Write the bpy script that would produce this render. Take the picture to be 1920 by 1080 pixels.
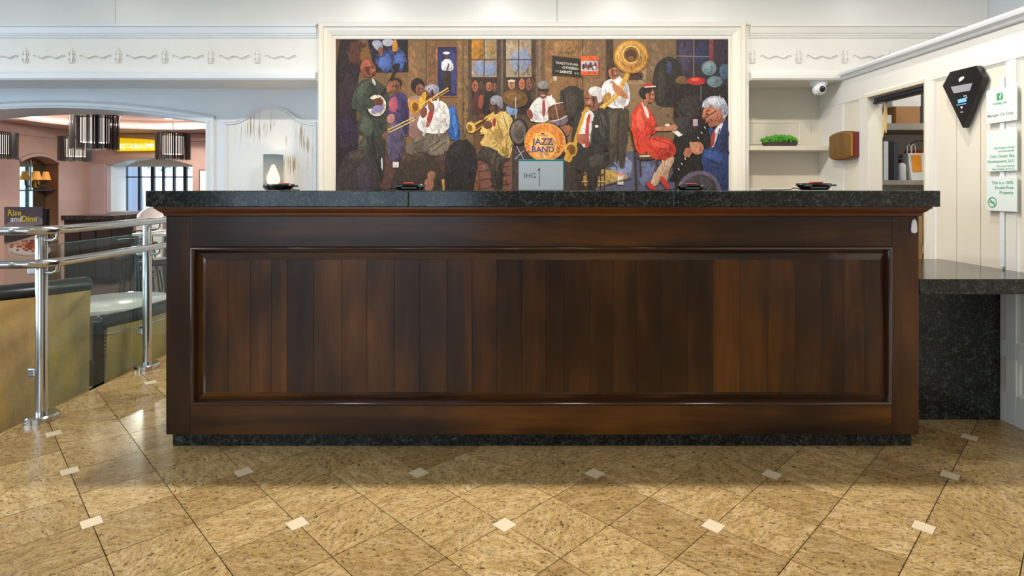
import bpy, bmesh, math, random
from mathutils import Vector, Matrix
from mathutils.geometry import tessellate_polygon
random.seed(7)
for o in list(bpy.data.objects): bpy.data.objects.remove(o)
SC = bpy.context.scene; COL = SC.collection
# ---------------------------------------------------------------- camera
F, X0, Y0, H = 1075.0, 960.0, 355.0, 1.2
cam = bpy.data.cameras.new('camera'); cam.sensor_width = 36; cam.lens = F/1920*36
cam.shift_y = -(540-Y0)/1920; cam.clip_start = 0.05; cam.clip_end = 200
co = bpy.data.objects.new('camera', cam); COL.objects.link(co)
co.location = (0, 0, H); co.rotation_euler = (math.pi/2, 0, 0); SC.camera = co
# ---------------------------------------------------------------- world (even overcast daylight) and exposure
w = bpy.data.worlds.new('world'); SC.world = w; w.use_nodes = True
bg = w.node_tree.nodes['Background']; bg.inputs[0].default_value = (.62, .81, 1, 1); bg.inputs[1].default_value = 6.2
SC.view_settings.view_transform = 'Standard'; SC.view_settings.look = 'None'
SC.view_settings.gamma = 1; SC.view_settings.use_curve_mapping = False
SC.view_settings.exposure = -0.6
ZC = 3.1                                   # lobby ceiling height
DOWN_W, FILL_W = 50, 8                    # watts of a downlight over the desk / of an added fill light in the lobby
def P(px, py, D): return Vector(((px-X0)/F*D, D, H-(py-Y0)/F*D))   # a photo pixel at depth D
def wx(px, D): return (px-X0)/F*D
def wz(py, D): return H-(py-Y0)/F*D
# ---------------------------------------------------------------- helpers
def lin(h):
    if not isinstance(h, str): return tuple(h)+((1,) if len(h) == 3 else ())
    h = h.lstrip('#'); r = []
    for i in (0, 2, 4):
        c = int(h[i:i+2], 16)/255
        r.append(c/12.92 if c <= .04045 else ((c+.055)/1.055)**2.4)
    return tuple(r)+(1,)
class MB:
    def __init__(s): s.v = []; s.f = []; s.m = []; s.c = []
    def add(s, vs, fs, mi=0, col=None):
        b = len(s.v); s.v += [tuple(p) for p in vs]
        for f in fs: s.f.append(tuple(b+i for i in f)); s.m.append(mi); s.c.append(col)
        return s
    def box(s, x0, x1, y0, y1, z0, z1, mi=0):
        vs = [(x, y, z) for z in (z0, z1) for y in (y0, y1) for x in (x0, x1)]
        return s.add(vs, [(0,2,3,1),(4,5,7,6),(0,1,5,4),(2,6,7,3),(0,4,6,2),(1,3,7,5)], mi)
    def prism(s, pts, fn, h0, h1, mi=0, col=None):   # 2-D outline (counter-clockwise) raised from h0 to h1; fn(u,v,h)->3D
        n = len(pts); vs = [fn(u, v, h0) for u, v in pts]+[fn(u, v, h1) for u, v in pts]
        tri = tessellate_polygon([[Vector((u, v, 0)) for u, v in pts]])
        fs = [(c, b, a) for a, b, c in tri]+[(a+n, b+n, c+n) for a, b, c in tri]
        fs += [(i, (i+1) % n, (i+1) % n+n, i+n) for i in range(n)]
        return s.add(vs, fs, mi, col)
    def flat(s, pts, fn, h, mi=0, col=None):
        tri = tessellate_polygon([[Vector((u, v, 0)) for u, v in pts]])
        return s.add([fn(u, v, h) for u, v in pts], [tuple(t) for t in tri], mi, col)
    def lathe(s, prof, c=(0,0,0), n=24, mi=0, axis='z', cap=False):
        vs = []; fs = []; k = len(prof)
        for i in range(n):
            a = 2*math.pi*i/n
            for r, h in prof:
                p = (r*math.cos(a), r*math.sin(a), h)
                if axis == 'y': p = (p[0], p[2], p[1])
                if axis == 'x': p = (p[2], p[0], p[1])
                vs.append((c[0]+p[0], c[1]+p[1], c[2]+p[2]))
        for i in range(n):
            j = (i+1) % n
            for q in range(k-1): fs.append((i*k+q, j*k+q, j*k+q+1, i*k+q+1))
        if cap:
            fs.append(tuple(i*k for i in reversed(range(n)))); fs.append(tuple(i*k+k-1 for i in range(n)))
        return s.add(vs, fs, mi)
    def tube(s, pts, r, n=10, mi=0, cap=True):
        pts = [Vector(p) for p in pts]; vs = []; fs = []; up = None
        for i, p in enumerate(pts):
            t = ((pts[i+1] if i < len(pts)-1 else p)-(pts[i-1] if i else p)).normalized()
            if up is None:
                up = Vector((0,0,1)) if abs(t.z) < .9 else Vector((1,0,0))
            a = t.cross(up).normalized(); up = a.cross(t).normalized()
            rr = r[i] if isinstance(r, (list, tuple)) else r
            for q in range(n):
                an = 2*math.pi*q/n; vs.append(p+a*rr*math.cos(an)+up*rr*math.sin(an))
        for i in range(len(pts)-1):
            for q in range(n):
                q2 = (q+1) % n; fs.append((i*n+q, i*n+q2, (i+1)*n+q2, (i+1)*n+q))
        if cap: fs += [tuple(reversed(range(n))), tuple((len(pts)-1)*n+q for q in range(n))]
        return s.add(vs, fs, mi)
    def sweep(s, path, prof, fn, closed=False, mi=0):  # profile (offset to the left of the path, height) mitred along a 2-D path
        n = len(path); k = len(prof); vs = []; fs = []
        for i, p in enumerate(path):
            p = Vector(p)
            a = Vector(path[i-1]) if (i or closed) else None; b = Vector(path[(i+1) % n]) if (i < n-1 or closed) else None
            d1 = (p-a).normalized() if a is not None else (b-p).normalized()
            d2 = (b-p).normalized() if b is not None else d1
            n1 = Vector((-d1.y, d1.x)); n2 = Vector((-d2.y, d2.x)); m = n1+n2
            m = m/max(.2, m.dot(n1)) if m.length > 1e-6 else n1
            for o_, h in prof:
                q = p+m*o_; vs.append(fn(q.x, q.y, h))
        for i in range(n if closed else n-1):
            j = (i+1) % n
            for q in range(k-1): fs.append((i*k+q, j*k+q, j*k+q+1, i*k+q+1))
        if not closed: fs += [tuple(range(k)), tuple((n-1)*k+q for q in reversed(range(k)))]
        return s.add(vs, fs, mi)
    def text(s, body, fn, u, v, size, h=0, col=None, mi=0, align='LEFT', sx=1, rot=0, bold=0, shear=0):
        cu = bpy.data.curves.new('t', 'FONT'); cu.body = body; cu.size = size; cu.align_x = align
        cu.offset = bold*size; cu.resolution_u = 2; cu.shear = shear
        ob = bpy.data.objects.new('t', cu); COL.objects.link(ob)
        dg = bpy.context.evaluated_depsgraph_get(); me = ob.evaluated_get(dg).to_mesh()
        cr, sr = math.cos(rot), math.sin(rot)
        vs = []
        for q in me.vertices:
            a, b = q.co.x*sx, q.co.y
            vs.append(fn(u+a*cr-b*sr, v+a*sr+b*cr, h))
        s.add(vs, [tuple(p.vertices) for p in me.polygons], mi, col)
        ob.to_mesh_clear(); bpy.data.objects.remove(ob); bpy.data.curves.remove(cu)
        return s
    def mesh(s, name, mats):
        me = bpy.data.meshes.new(name); me.from_pydata(s.v, [], s.f)
        for m in (mats if isinstance(mats, (list, tuple)) else [mats]): me.materials.append(m)
        me.polygons.foreach_set('material_index', s.m)
        if any(c is not None for c in s.c):
            at = me.color_attributes.new('paint', 'FLOAT_COLOR', 'CORNER'); i = 0
            for p, c in zip(me.polygons, s.c):
                for _ in p.vertices: at.data[i].color = c or (1, 1, 1, 1); i += 1
        me.update(); return me
    def build(s, name, mats, parent=None, smooth=False, bevel=0, local=False, seg=2, fix=True):
        me = s.mesh(name, mats)
        if fix:
            bm = bmesh.new(); bm.from_mesh(me); bmesh.ops.recalc_face_normals(bm, faces=bm.faces); bm.to_mesh(me); bm.free()
        return put(name, me, parent, smooth, bevel, local, seg)
def put(name, me, parent=None, smooth=False, bevel=0, local=False, seg=2):
    o = bpy.data.objects.new(name, me); COL.objects.link(o)
    if smooth:
        me.polygons.foreach_set('use_smooth', [True]*len(me.polygons))
        try: me.set_sharp_from_angle(angle=math.radians(38))
        except Exception: pass
    if bevel:
        b = o.modifiers.new('bevel', 'BEVEL'); b.width = bevel; b.segments = seg; b.limit_method = 'ANGLE'; b.angle_limit = math.radians(40)
        b.harden_normals = False
    if parent is not None:
        o.parent = parent
        if not local: o.matrix_parent_inverse = (Matrix.LocRotScale(parent.location, parent.rotation_euler, parent.scale)).inverted()
    return o
def tag(o, label=None, cat=None, group=None, kind=None):
    if label: o['label'] = label
    if cat: o['category'] = cat
    if group: o['group'] = group
    if kind: o['kind'] = kind
    return o
def thing(name, label, cat, loc=(0,0,0), rotz=0, group=None):
    o = bpy.data.objects.new(name, None); COL.objects.link(o); o.location = loc; o.rotation_euler = (0,0,rotz)
    o.empty_display_size = .1
    return tag(o, label, cat, group)
def dup(root, loc, rotz=None, label=None, scale=None):
    def cp(o, par):
        c = o.copy(); COL.objects.link(c)
        if par is not None: c.parent = par
        for ch in [q for q in bpy.data.objects if q.parent is o]: cp(ch, c)
        return c
    r = cp(root, None); r.location = loc
    if rotz is not None: r.rotation_euler = (0,0,rotz)
    if scale: r.scale = scale
    if label: r['label'] = label
    return r
def struct(o): o['kind'] = 'structure'; return o
def chaikin(p, it=2, closed=True):
    for _ in range(it):
        q = []; n = len(p)
        rng = range(n) if closed else range(n-1)
        if not closed: q.append(p[0])
        for i in rng:
            a, b = p[i], p[(i+1) % n]
            q += [tuple(.75*x+.25*y for x, y in zip(a, b)), tuple(.25*x+.75*y for x, y in zip(a, b))]
        if not closed: q.append(p[-1])
        p = q
    return p
def ell(cx, cy, rx, ry, rot=0, n=28):
    c, s_ = math.cos(rot), math.sin(rot); r = []
    for i in range(n):
        a = 2*math.pi*i/n; x, y = rx*math.cos(a), ry*math.sin(a); r.append((cx+x*c-y*s_, cy+x*s_+y*c))
    return r
# ---------------------------------------------------------------- materials
def mat(name, col, rough=.5, metal=0, spec=.5, coat=0, emit=None, es=0, alpha=None):
    m = bpy.data.materials.new(name); m.use_nodes = True; b = m.node_tree.nodes['Principled BSDF']
    b.inputs['Base Color'].default_value = lin(col); b.inputs['Roughness'].default_value = rough
    b.inputs['Metallic'].default_value = metal; b.inputs['Specular IOR Level'].default_value = spec
    b.inputs['Coat Weight'].default_value = coat; b.inputs['Coat Roughness'].default_value = .08
    if emit: b.inputs['Emission Color'].default_value = lin(emit); b.inputs['Emission Strength'].default_value = es
    return m
class NT:
    def __init__(s, m): s.t = m.node_tree; s.b = s.t.nodes['Principled BSDF']
    def n(s, k, **kw):
        nd = s.t.nodes.new(k)
        for a, v in kw.items():
            if a.startswith('i_'): nd.inputs[a[2:].replace('_', ' ')].default_value = v
            else: setattr(nd, a, v)
        return nd
    def l(s, a, b): s.t.links.new(a, b)
    def coords(s, scale=(1,1,1), rnd=0, out='Object'):
        tc = s.n('ShaderNodeTexCoord'); mp = s.n('ShaderNodeMapping'); mp.inputs['Scale'].default_value = scale
        s.l(tc.outputs[out], mp.inputs['Vector'])
        if rnd:
            oi = s.n('ShaderNodeObjectInfo'); mu = s.n('ShaderNodeMath', operation='MULTIPLY'); mu.inputs[1].default_value = rnd
            s.l(oi.outputs['Random'], mu.inputs[0]); cb = s.n('ShaderNodeCombineXYZ')
            for i in range(3): s.l(mu.outputs[0], cb.inputs[i])
            s.l(cb.outputs[0], mp.inputs['Location'])
        return mp.outputs[0]
    def noise(s, vec, scale, detail=4, rough=.6, dist=0):
        nd = s.n('ShaderNodeTexNoise'); nd.inputs['Scale'].default_value = scale; nd.inputs['Detail'].default_value = detail
        nd.inputs['Roughness'].default_value = rough; nd.inputs['Distortion'].default_value = dist; s.l(vec, nd.inputs['Vector']); return nd.outputs['Fac']
    def ramp(s, fac, stops):
        r = s.n('ShaderNodeValToRGB'); e = r.color_ramp.elements
        while len(e) < len(stops): e.new(.5)
        for q, (p, c) in zip(e, stops): q.position = p; q.color = lin(c)
        s.l(fac, r.inputs[0]); return r.outputs[0]
    def mix(s, a, b, fac, mode='MIX'):
        m = s.n('ShaderNodeMix', data_type='RGBA', blend_type=mode)
        for sock, v in ((m.inputs[6], a), (m.inputs[7], b), (m.inputs[0], fac)):
            if hasattr(v, 'links'): s.l(v, sock)
            elif isinstance(v, (int, float)): sock.default_value = v
            else: sock.default_value = lin(v)
        return m.outputs[2]
    def bump(s, h, strength=.1, dist=.01):
        b = s.n('ShaderNodeBump'); b.inputs['Strength'].default_value = strength; b.inputs['Distance'].default_value = dist
        s.l(h, b.inputs['Height']); s.l(b.outputs[0], s.b.inputs['Normal'])
M = {}
def paint(name, c1, c2, rough=.35, sc=1.3):
    m = mat(name, c1, rough); t = NT(m); f = t.noise(t.coords(), sc, 3)
    t.l(t.ramp(f, [(.35, c1), (.7, c2)]), t.b.inputs['Base Color']); M[name] = m
paint('white_paint', '#e3e1da', '#dcd9d0', .32)
paint('cream_paint', '#e4dccb', '#dcd4c2', .35)
paint('cool_white', '#dfe2e4', '#d6dadd', .3)
paint('gloss_white', '#dddcd6', '#d6d5cf', .34)
paint('ceiling_white', '#e6e4de', '#e0ded8', .6)
paint('pink_plaster', '#bba096', '#ad9087', .5)
paint('lilac_plaster', '#c5b3b6', '#baa6aa', .55)
paint('brown_niche', '#7a563f', '#6b4a36', .5)
paint('grey_paint', '#8d8785', '#827c7a', .5)
def crackle(name, base, mark, lo=.70):                       # old paint with narrow vertical splits where it has peeled
    m = mat(name, base, .4); t = NT(m)
    a = t.noise(t.coords((95, 95, 2.6)), 1.0, 3, .6, .3); b = t.noise(t.coords((2.2, 2.2, 2.2)), 1.0, 2)
    s = t.n('ShaderNodeMath', operation='MULTIPLY'); t.l(a, s.inputs[0]); t.l(b, s.inputs[1])
    k = t.ramp(s.outputs[0], [(lo*.5, '#000000'), (lo*.5+.035, '#ffffff')])
    t.l(t.mix(base, mark, k), t.b.inputs['Base Color']); t.bump(k, .35, .004); M[name] = m
crackle('crackled_paint', '#dcdcd8', '#a3906c', .70)
crackle('worn_cream', '#d9d0bd', '#8d7a5c', .82)
def granite(name, kind):
    m = mat(name, '#222222', .14 if kind == 'dark' else .22, spec=.35 if kind == 'dark' else .5, coat=0 if kind == 'dark' else .08); t = NT(m)
    if kind == 'dark':
        v = t.coords(); a = t.noise(v, 26, 6, .75, .6); b = t.noise(v, 95, 4, .7)
        c = t.ramp(a, [(.40, '#0c0e0e'), (.54, '#1a1d1b'), (.63, '#3a3f3b'), (.74, '#5a5c52')])
        d = t.ramp(b, [(.52, '#000000'), (.68, '#6a6e6a')])
        t.l(t.mix(c, d, .5, 'SCREEN'), t.b.inputs['Base Color'])
    else:
        def turned(sc):                       # each tile was cut with its own run of the grain
            tc = t.n('ShaderNodeTexCoord'); oi = t.n('ShaderNodeObjectInfo'); an = t.n('ShaderNodeMath', operation='MULTIPLY'); an.inputs[1].default_value = 5.0
            t.l(oi.outputs['Random'], an.inputs[0]); vr = t.n('ShaderNodeVectorRotate', rotation_type='Z_AXIS'); t.l(tc.outputs['Object'], vr.inputs['Vector']); t.l(an.outputs[0], vr.inputs['Angle'])
            of = t.n('ShaderNodeMath', operation='MULTIPLY'); of.inputs[1].default_value = 37.0; t.l(oi.outputs['Random'], of.inputs[0]); mp = t.n('ShaderNodeMapping'); mp.inputs['Scale'].default_value = sc
            cb = t.n('ShaderNodeCombineXYZ'); t.l(of.outputs[0], cb.inputs[0]); t.l(of.outputs[0], cb.inputs[1]); t.l(cb.outputs[0], mp.inputs['Location']); t.l(vr.outputs[0], mp.inputs['Vector']); return mp.outputs[0]
        v = turned((1, 2.4, 1)); vv = turned((1, 1.4, 1))
        a = t.noise(v, 10, 5, .65, .7); b = t.noise(vv, 52, 5, .78, .5); c = t.noise(v, 34, 5, .75, .9); g = t.noise(v, 5, 3, .6, 1.2); f = t.noise(vv, 150, 3, .7)
        base = t.ramp(a, [(.3, '#a88a58'), (.5, '#c8a972'), (.7, '#d8be90')])
        base = t.mix(base, '#7a603c', t.ramp(c, [(.46, '#000000'), (.64, '#dcdcdc')]))
        base = t.mix(base, '#706a62', t.ramp(g, [(.62, '#000000'), (.74, '#a0a0a0')]))
        base = t.mix(base, '#5a452e', t.ramp(f, [(.50, '#000000'), (.66, '#b8b8b8')])); base = t.mix(base, '#dcc79c', t.ramp(f, [(.30, '#a0a0a0'), (.42, '#000000')]))
        base = t.mix(base, '#2c2018', t.ramp(b, [(.565, '#000000'), (.615, '#ececec')]))
        oi = t.n('ShaderNodeObjectInfo'); r = t.ramp(oi.outputs['Random'], [(0, '#d9d4cc'), (1, '#ffffff')])
        t.l(t.mix(base, r, 1.0, 'MULTIPLY'), t.b.inputs['Base Color'])
    M[name] = m
granite('dark_granite', 'dark'); granite('gold_granite', 'gold')
def wood(name, axis, stops, rnd=11.0, rough=.28, coat=.04):
    m = mat(name, '#3a2212', rough, spec=.3, coat=coat); t = NT(m)
    s1 = [7, 7, 7]; s1[axis] = .8; s2 = [90, 90, 90]; s2[axis] = 3; s3 = [2.2, 2.2, 2.2]; s3[axis] = 1.2
    a = t.noise(t.coords(s1, rnd), 1, 4, .6, .5); b = t.noise(t.coords(s2, rnd), 1, 3, .6); c = t.noise(t.coords(s3), 1, 3, .55)
    ad = t.n('ShaderNodeMath', operation='ADD'); t.l(a, ad.inputs[0]); t.l(c, ad.inputs[1])
    oi = t.n('ShaderNodeObjectInfo'); mu = t.n('ShaderNodeMath', operation='MULTIPLY_ADD'); mu.inputs[1].default_value = .15; mu.inputs[2].default_value = -.075
    t.l(oi.outputs['Random'], mu.inputs[0]); a2 = t.n('ShaderNodeMath', operation='ADD'); t.l(ad.outputs[0], a2.inputs[0]); t.l(mu.outputs[0], a2.inputs[1])
    hv = t.n('ShaderNodeMath', operation='MULTIPLY'); hv.inputs[1].default_value = .5; t.l(a2.outputs[0], hv.inputs[0])
    base = t.ramp(hv.outputs[0], stops)
    base = t.mix(base, '#1c0f08', t.ramp(b, [(.45, '#000000'), (.75, '#808080')]))
    t.l(base, t.b.inputs['Base Color']); t.bump(b, .04, .002); M[name] = m
DW = [(.34, '#1e1109'), (.47, '#37200e'), (.58, '#573310'), (.72, '#7e4b16')]
wood('wood_v', 2, DW); wood('wood_bevel_h', 0, DW, rough=.14, coat=1); wood('wood_bevel_v', 2, DW, rough=.14, coat=1); wood('wood_h', 0, DW); wood('cornice_wood', 0, [(.35, '#4a2a16'), (.6, '#7a4420')])
wood('plaque_wood', 2, [(.35, '#5a3e22'), (.6, '#84602f')], rough=.4); wood('pale_wood', 2, [(.35, '#b58a58'), (.65, '#c9a06c')], rough=.5)
wood('floor_wood', 1, [(.3, '#3a2c26'), (.5, '#54423a'), (.7, '#6a564c')], rough=.22)
M['bead_wood'] = mat('bead_wood', '#3a2114', .14, coat=.5)
M['insert_stone'] = mat('insert_stone', '#d8c6a8', .25); M['grout'] = mat('grout', '#3a2a1c', .8)
M['chrome'] = mat('chrome', '#c9c8c6', .16, 1); M['black_metal'] = mat('black_metal', '#17171a', .35, .3)
M['dark_metal'] = mat('dark_metal', '#2c2c30', .4, .6); M['black_vinyl'] = mat('black_vinyl', '#1b1c1e', .3)
M['black_plastic'] = mat('black_plastic', '#141416', .25); M['grey_plastic'] = mat('grey_plastic', '#5f6264', .3); M['red_plastic'] = mat('red_plastic', '#d8483a', .35)
M['white_plastic'] = mat('white_plastic', '#e6e6e6', .35); M['white_gloss_top'] = mat('white_gloss_top', '#e2dcd2', .2)
M['mirror'] = mat('mirror', '#b4bfb0', .04, 1); M['kraft'] = mat('kraft', '#a97c4d', .7); M['paper'] = mat('paper', '#e8e6e2', .6)
M['orange'] = mat('orange', '#e8701c', .45); M['orange_note'] = mat('orange_note', '#f09a20', .6); M['slate'] = mat('slate', '#3c4046', .5)
M['teal_edge'] = mat('teal_edge', '#1f7d84', .15); M['sign_face'] = mat('sign_face', '#dfe3e3', .35); M['ink'] = mat('ink', '#2c3438', .5)
M['sign_white'] = mat('sign_white', '#dfe8e4', .25); M['green_ink'] = mat('green_ink', '#3f9a63', .5); M['grey_ink'] = mat('grey_ink', '#8a9290', .5)
M['moss'] = mat('moss', '#4c9a24', .8); M['shelf_grey'] = mat('shelf_grey', '#a39a8c', .5); M['navy'] = mat('navy', '#2b3c55', .4)
M['blue_ink'] = mat('blue_ink', '#7cc0ee', .4); M['silver'] = mat('silver', '#c8ccd4', .25, .6); M['maroon'] = mat('maroon', '#6b2420', .35); M['gold_edge'] = mat('gold_edge', '#b98a34', .35)
M['lamp_glow'] = mat('lamp_glow', '#fff2dc', .5, emit='#fff0d8', es=9); M['down_glow'] = mat('down_glow', '#ffffff', .5, emit='#fff4e4', es=14)
M['shade_glow'] = mat('shade_glow', '#fff4ea', .5, emit='#fff0e4', es=2.2); M['bulb'] = mat('bulb', '#fff0d0', .5, emit='#ffc48c', es=26)
M['cove_glow'] = mat('cove_glow', '#ffffff', .5, emit='#fff0e4', es=12); M['neon_yellow'] = mat('neon_yellow', '#f2d21c', .4, emit='#f5cf10', es=.9)
M['neon_white'] = mat('neon_white', '#fffbe0', .4, emit='#fff6c8', es=2.2); M['amber_shade'] = mat('amber_shade', '#d09040', .5, emit='#e0a050', es=.8)
def fabric():
    m = mat('gold_fabric', '#b89a58', .75); t = NT(m)
    a = t.noise(t.coords((9, 9, 2.5)), 1, 4, .6, .4); b = t.noise(t.coords((300, 300, 40)), 1, 2); c = t.noise(t.coords((40, 40, 260)), 1, 2)
    base = t.ramp(a, [(.35, '#ab8a5c'), (.52, '#c29c64'), (.68, '#d2a455')])
    base = t.mix(base, '#6f5d38', t.ramp(b, [(.5, '#000000'), (.75, '#909090')])); base = t.mix(base, '#d2bd84', t.ramp(c, [(.52, '#000000'), (.75, '#707070')]))
    t.l(base, t.b.inputs['Base Color']); t.bump(c, .2, .003); M['gold_fabric'] = m
fabric()
def glass(name, tint, refl=.10):
    m = bpy.data.materials.new(name); m.use_nodes = True; nt = m.node_tree; nt.nodes.remove(nt.nodes['Principled BSDF'])
    tr = nt.nodes.new('ShaderNodeBsdfTransparent'); tr.inputs[0].default_value = lin(tint)
    gl = nt.nodes.new('ShaderNodeBsdfGlossy'); gl.inputs['Roughness'].default_value = .02
    mx = nt.nodes.new('ShaderNodeMixShader'); lw = nt.nodes.new('ShaderNodeLayerWeight'); pw = nt.nodes.new('ShaderNodeMath'); pw.operation = 'POWER'; pw.inputs[1].default_value = 5
    ma = nt.nodes.new('ShaderNodeMath'); ma.operation = 'MULTIPLY_ADD'; ma.inputs[1].default_value = .96; ma.inputs[2].default_value = .04
    nt.links.new(lw.outputs['Facing'], pw.inputs[0]); nt.links.new(pw.outputs[0], ma.inputs[0]); nt.links.new(ma.outputs[0], mx.inputs[0]); nt.links.new(tr.outputs[0], mx.inputs[1]); nt.links.new(gl.outputs[0], mx.inputs[2])
    nt.links.new(mx.outputs[0], nt.nodes['Material Output'].inputs[0]); M[name] = m
glass('clear_glass', '#eef7f4'); glass('window_glass', '#f6fbff'); glass('smoke_glass', '#c4d2dc')
def frosted():
    m = bpy.data.materials.new('blue_frosted'); m.use_nodes = True; nt = m.node_tree; b = nt.nodes['Principled BSDF']; b.inputs['Base Color'].default_value = lin('#5c6e80'); b.inputs['Roughness'].default_value = .2
    tl = nt.nodes.new('ShaderNodeBsdfTranslucent'); tl.inputs[0].default_value = lin('#8a98a4'); tr = nt.nodes.new('ShaderNodeBsdfTransparent'); tr.inputs[0].default_value = lin('#c8d4dc')
    a = nt.nodes.new('ShaderNodeMixShader'); a.inputs[0].default_value = .5; c = nt.nodes.new('ShaderNodeMixShader'); c.inputs[0].default_value = .5
    nt.links.new(b.outputs[0], a.inputs[1]); nt.links.new(tl.outputs[0], a.inputs[2]); nt.links.new(a.outputs[0], c.inputs[1]); nt.links.new(tr.outputs[0], c.inputs[2]); nt.links.new(c.outputs[0], nt.nodes['Material Output'].inputs[0]); M['blue_frosted'] = m
frosted()
def canvas():
    m = mat('canvas', '#806040', .6, spec=.3); t = NT(m)
    at = t.n('ShaderNodeAttribute', attribute_name='paint')
    v = t.coords((1, 1, 1)); a = t.noise(v, 16, 5, .7, 1.5); b = t.noise(t.coords((2.5, 1, 1)), 45, 3, .7, 1.0)
    k = t.ramp(a, [(.3, '#8a8a8a'), (.5, '#ffffff'), (.72, '#ffffff')]); c = t.mix(at.outputs['Color'], k, .45, 'MULTIPLY')
    k2 = t.ramp(b, [(.55, '#000000'), (.78, '#ffe8c8')]); c = t.mix(c, k2, .08, 'SCREEN')
    t.l(c, t.b.inputs['Base Color']); M['canvas'] = m
    m = mat('print', '#ffffff', .4); t = NT(m); at = t.n('ShaderNodeAttribute', attribute_name='paint'); t.l(at.outputs['Color'], t.b.inputs['Base Color']); M['print'] = m
canvas()
def area_light(name, loc, size, energy, col, parent=None, spread=None):
    l = bpy.data.lights.new(name, 'AREA'); l.shape = 'DISK'; l.size = size; l.energy = energy; l.color = col
    if spread: l.spread = spread
    o = bpy.data.objects.new(name, l); COL.objects.link(o); o.location = loc
    if parent is not None: o.parent = parent
    return o
def point_light(name, loc, r, energy, col, parent=None):
    l = bpy.data.lights.new(name, 'POINT'); l.shadow_soft_size = r; l.energy = energy; l.color = col
    o = bpy.data.objects.new(name, l); COL.objects.link(o); o.location = loc
    if parent is not None: o.parent = parent
    return o
# ================================================================ the setting
DB, DN, XR, XE, ZB, XO = 4.43, 4.75, 2.545, -2.5, 2.037, 3.67
ZS = -.45                                                       # sunken restaurant floor
front = lambda d: (lambda u, v, h: (u, d-h, v))                   # wall facing the camera
side = lambda x: (lambda u, v, h: (x-h, u, v))                    # wall facing -X, u = depth
along_x = lambda u, v, h: (h, u, v)
along_y = lambda u, v, h: (u, h, v)
# ---- lobby floor of diagonal granite tiles with small stone inserts
floor = struct(MB().box(XE, XO, -4, 5.15, -.5, -.004).build('floor', M['grout']))
TS, BI, GR = .2634, .063, .0016
rot = -.00974; ca, sa = math.cos(rot+math.pi/4), math.sin(rot+math.pi/4)
AX, AY = -.3955, 2.429
def lat(i, j): return (AX+TS*(i*ca-j*sa), AY+TS*(i*sa+j*ca))
def clip(poly, f):
    out = []
    for i in range(len(poly)):
        a, b = poly[i-1], poly[i]; fa, fb = f(a), f(b)
        if fa >= 0 and fb < 0 or fa < 0 and fb >= 0:
            t = fa/(fa-fb); out.append((a[0]+t*(b[0]-a[0]), a[1]+t*(b[1]-a[1])))
        if fb >= 0: out.append(b)
    return out
def tile_poly(q):      # unit cell with the insert's quarter cut from the corner q (0..3)
    g, b = GR, BI/2+GR
    p = [(b, g), (TS-g, g), (TS-g, TS-g), (g, TS-g), (g, b), (b, b)]
    for _ in range(q): p = [(TS-y, x) for x, y in p]
    return p
def tmesh(poly, mt, z=0.0, d=.0035):
    mb = MB(); mb.prism(poly, lambda u, v, h: (u, v, h), z-d, z); return mb.mesh('tile', mt)
shared = {q: tmesh(tile_poly(q), M['gold_granite']) for q in range(4)}
ins_me = tmesh([(-BI/2, -BI/2), (BI/2, -BI/2), (BI/2, BI/2), (-BI/2, BI/2)], M['insert_stone'])
rest = MB(); cells = []
for i in range(-40, 41):
    for j in range(-40, 41):
        c = lat(i+.5, j+.5)
        if XE-.2 < c[0] < XR+.2 and -3.9 < c[1] < 4.9: cells.append((i, j, c))
def under_desk(c): return -1.35 < c[0] < 1.7 and c[1] > 2.85
def rank(c):
    px = X0+F*c[0]/max(c[1], .1); py = Y0+F*H/max(c[1], .1)
    return (0 if (-120 < px < 2040 and py < 1200 and c[1] > 1 and not under_desk(c)) else 1, -c[1] if c[1] < 1 else c[1])
cells.sort(key=lambda t: rank(t[2])); nt = 0
inx = lambda p: p[0]-(XE+.012); inr = lambda p: XR+.01-p[0]
for i, j, c in cells:
    q = {(0, 0): 0, (1, 0): 1, (1, 1): 2, (0, 1): 3}[(i % 2, j % 2)]
    o0 = lat(i, j); rel = tile_poly(q); wp = [(o0[0]+x*ca-y*sa, o0[1]+x*sa+y*ca) for x, y in rel]
    cut = min(map(inx, wp)) < 0 or min(map(inr, wp)) < 0
    if cut: wp = clip(clip(wp, inx), inr)
    if len(wp) < 3: continue
    area = abs(sum(wp[k-1][0]*wp[k][1]-wp[k][0]*wp[k-1][1] for k in range(len(wp))))/2
    if area < 2e-4: continue
    if nt < 295 and rank(c)[0] == 0:
        if cut:
            inv = [((x-o0[0])*ca+(y-o0[1])*sa, -(x-o0[0])*sa+(y-o0[1])*ca) for x, y in wp]; me = tmesh(inv, M['gold_granite'])
        else: me = shared[q]
        t = put('tile', me, floor); t.location = (o0[0], o0[1], 0); t.rotation_euler = (0, 0, rot+math.pi/4); nt += 1
        t.matrix_parent_inverse.identity()
    else: rest.prism(wp, lambda u, v, h: (u, v, h), -.0035, 0)
tag(rest.build('tile_field', M['gold_granite'], floor), kind='stuff')
ni = 0; rest = MB()
for i in range(-40, 41, 2):
    for j in range(-40, 41, 2):
        c = lat(i, j)
        if not (XE+.05 < c[0] < XR-.05 and -3.9 < c[1] < 4.7): continue
        if rank(c)[0] == 0:
            t = put('floor_insert', ins_me, floor); t.location = (c[0], c[1], 0); t.rotation_euler = (0, 0, rot+math.pi/4); t.matrix_parent_inverse.identity()
        else: rest.prism([(c[0]+x*ca-y*sa, c[1]+x*sa+y*ca) for x, y in ((-.0315,-.0315),(.0315,-.0315),(.0315,.0315),(-.0315,.0315))], lambda u, v, h: (u, v, h), -.0035, 0)
tag(rest.build('floor_insert_field', M['insert_stone'], floor), kind='stuff')
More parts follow.
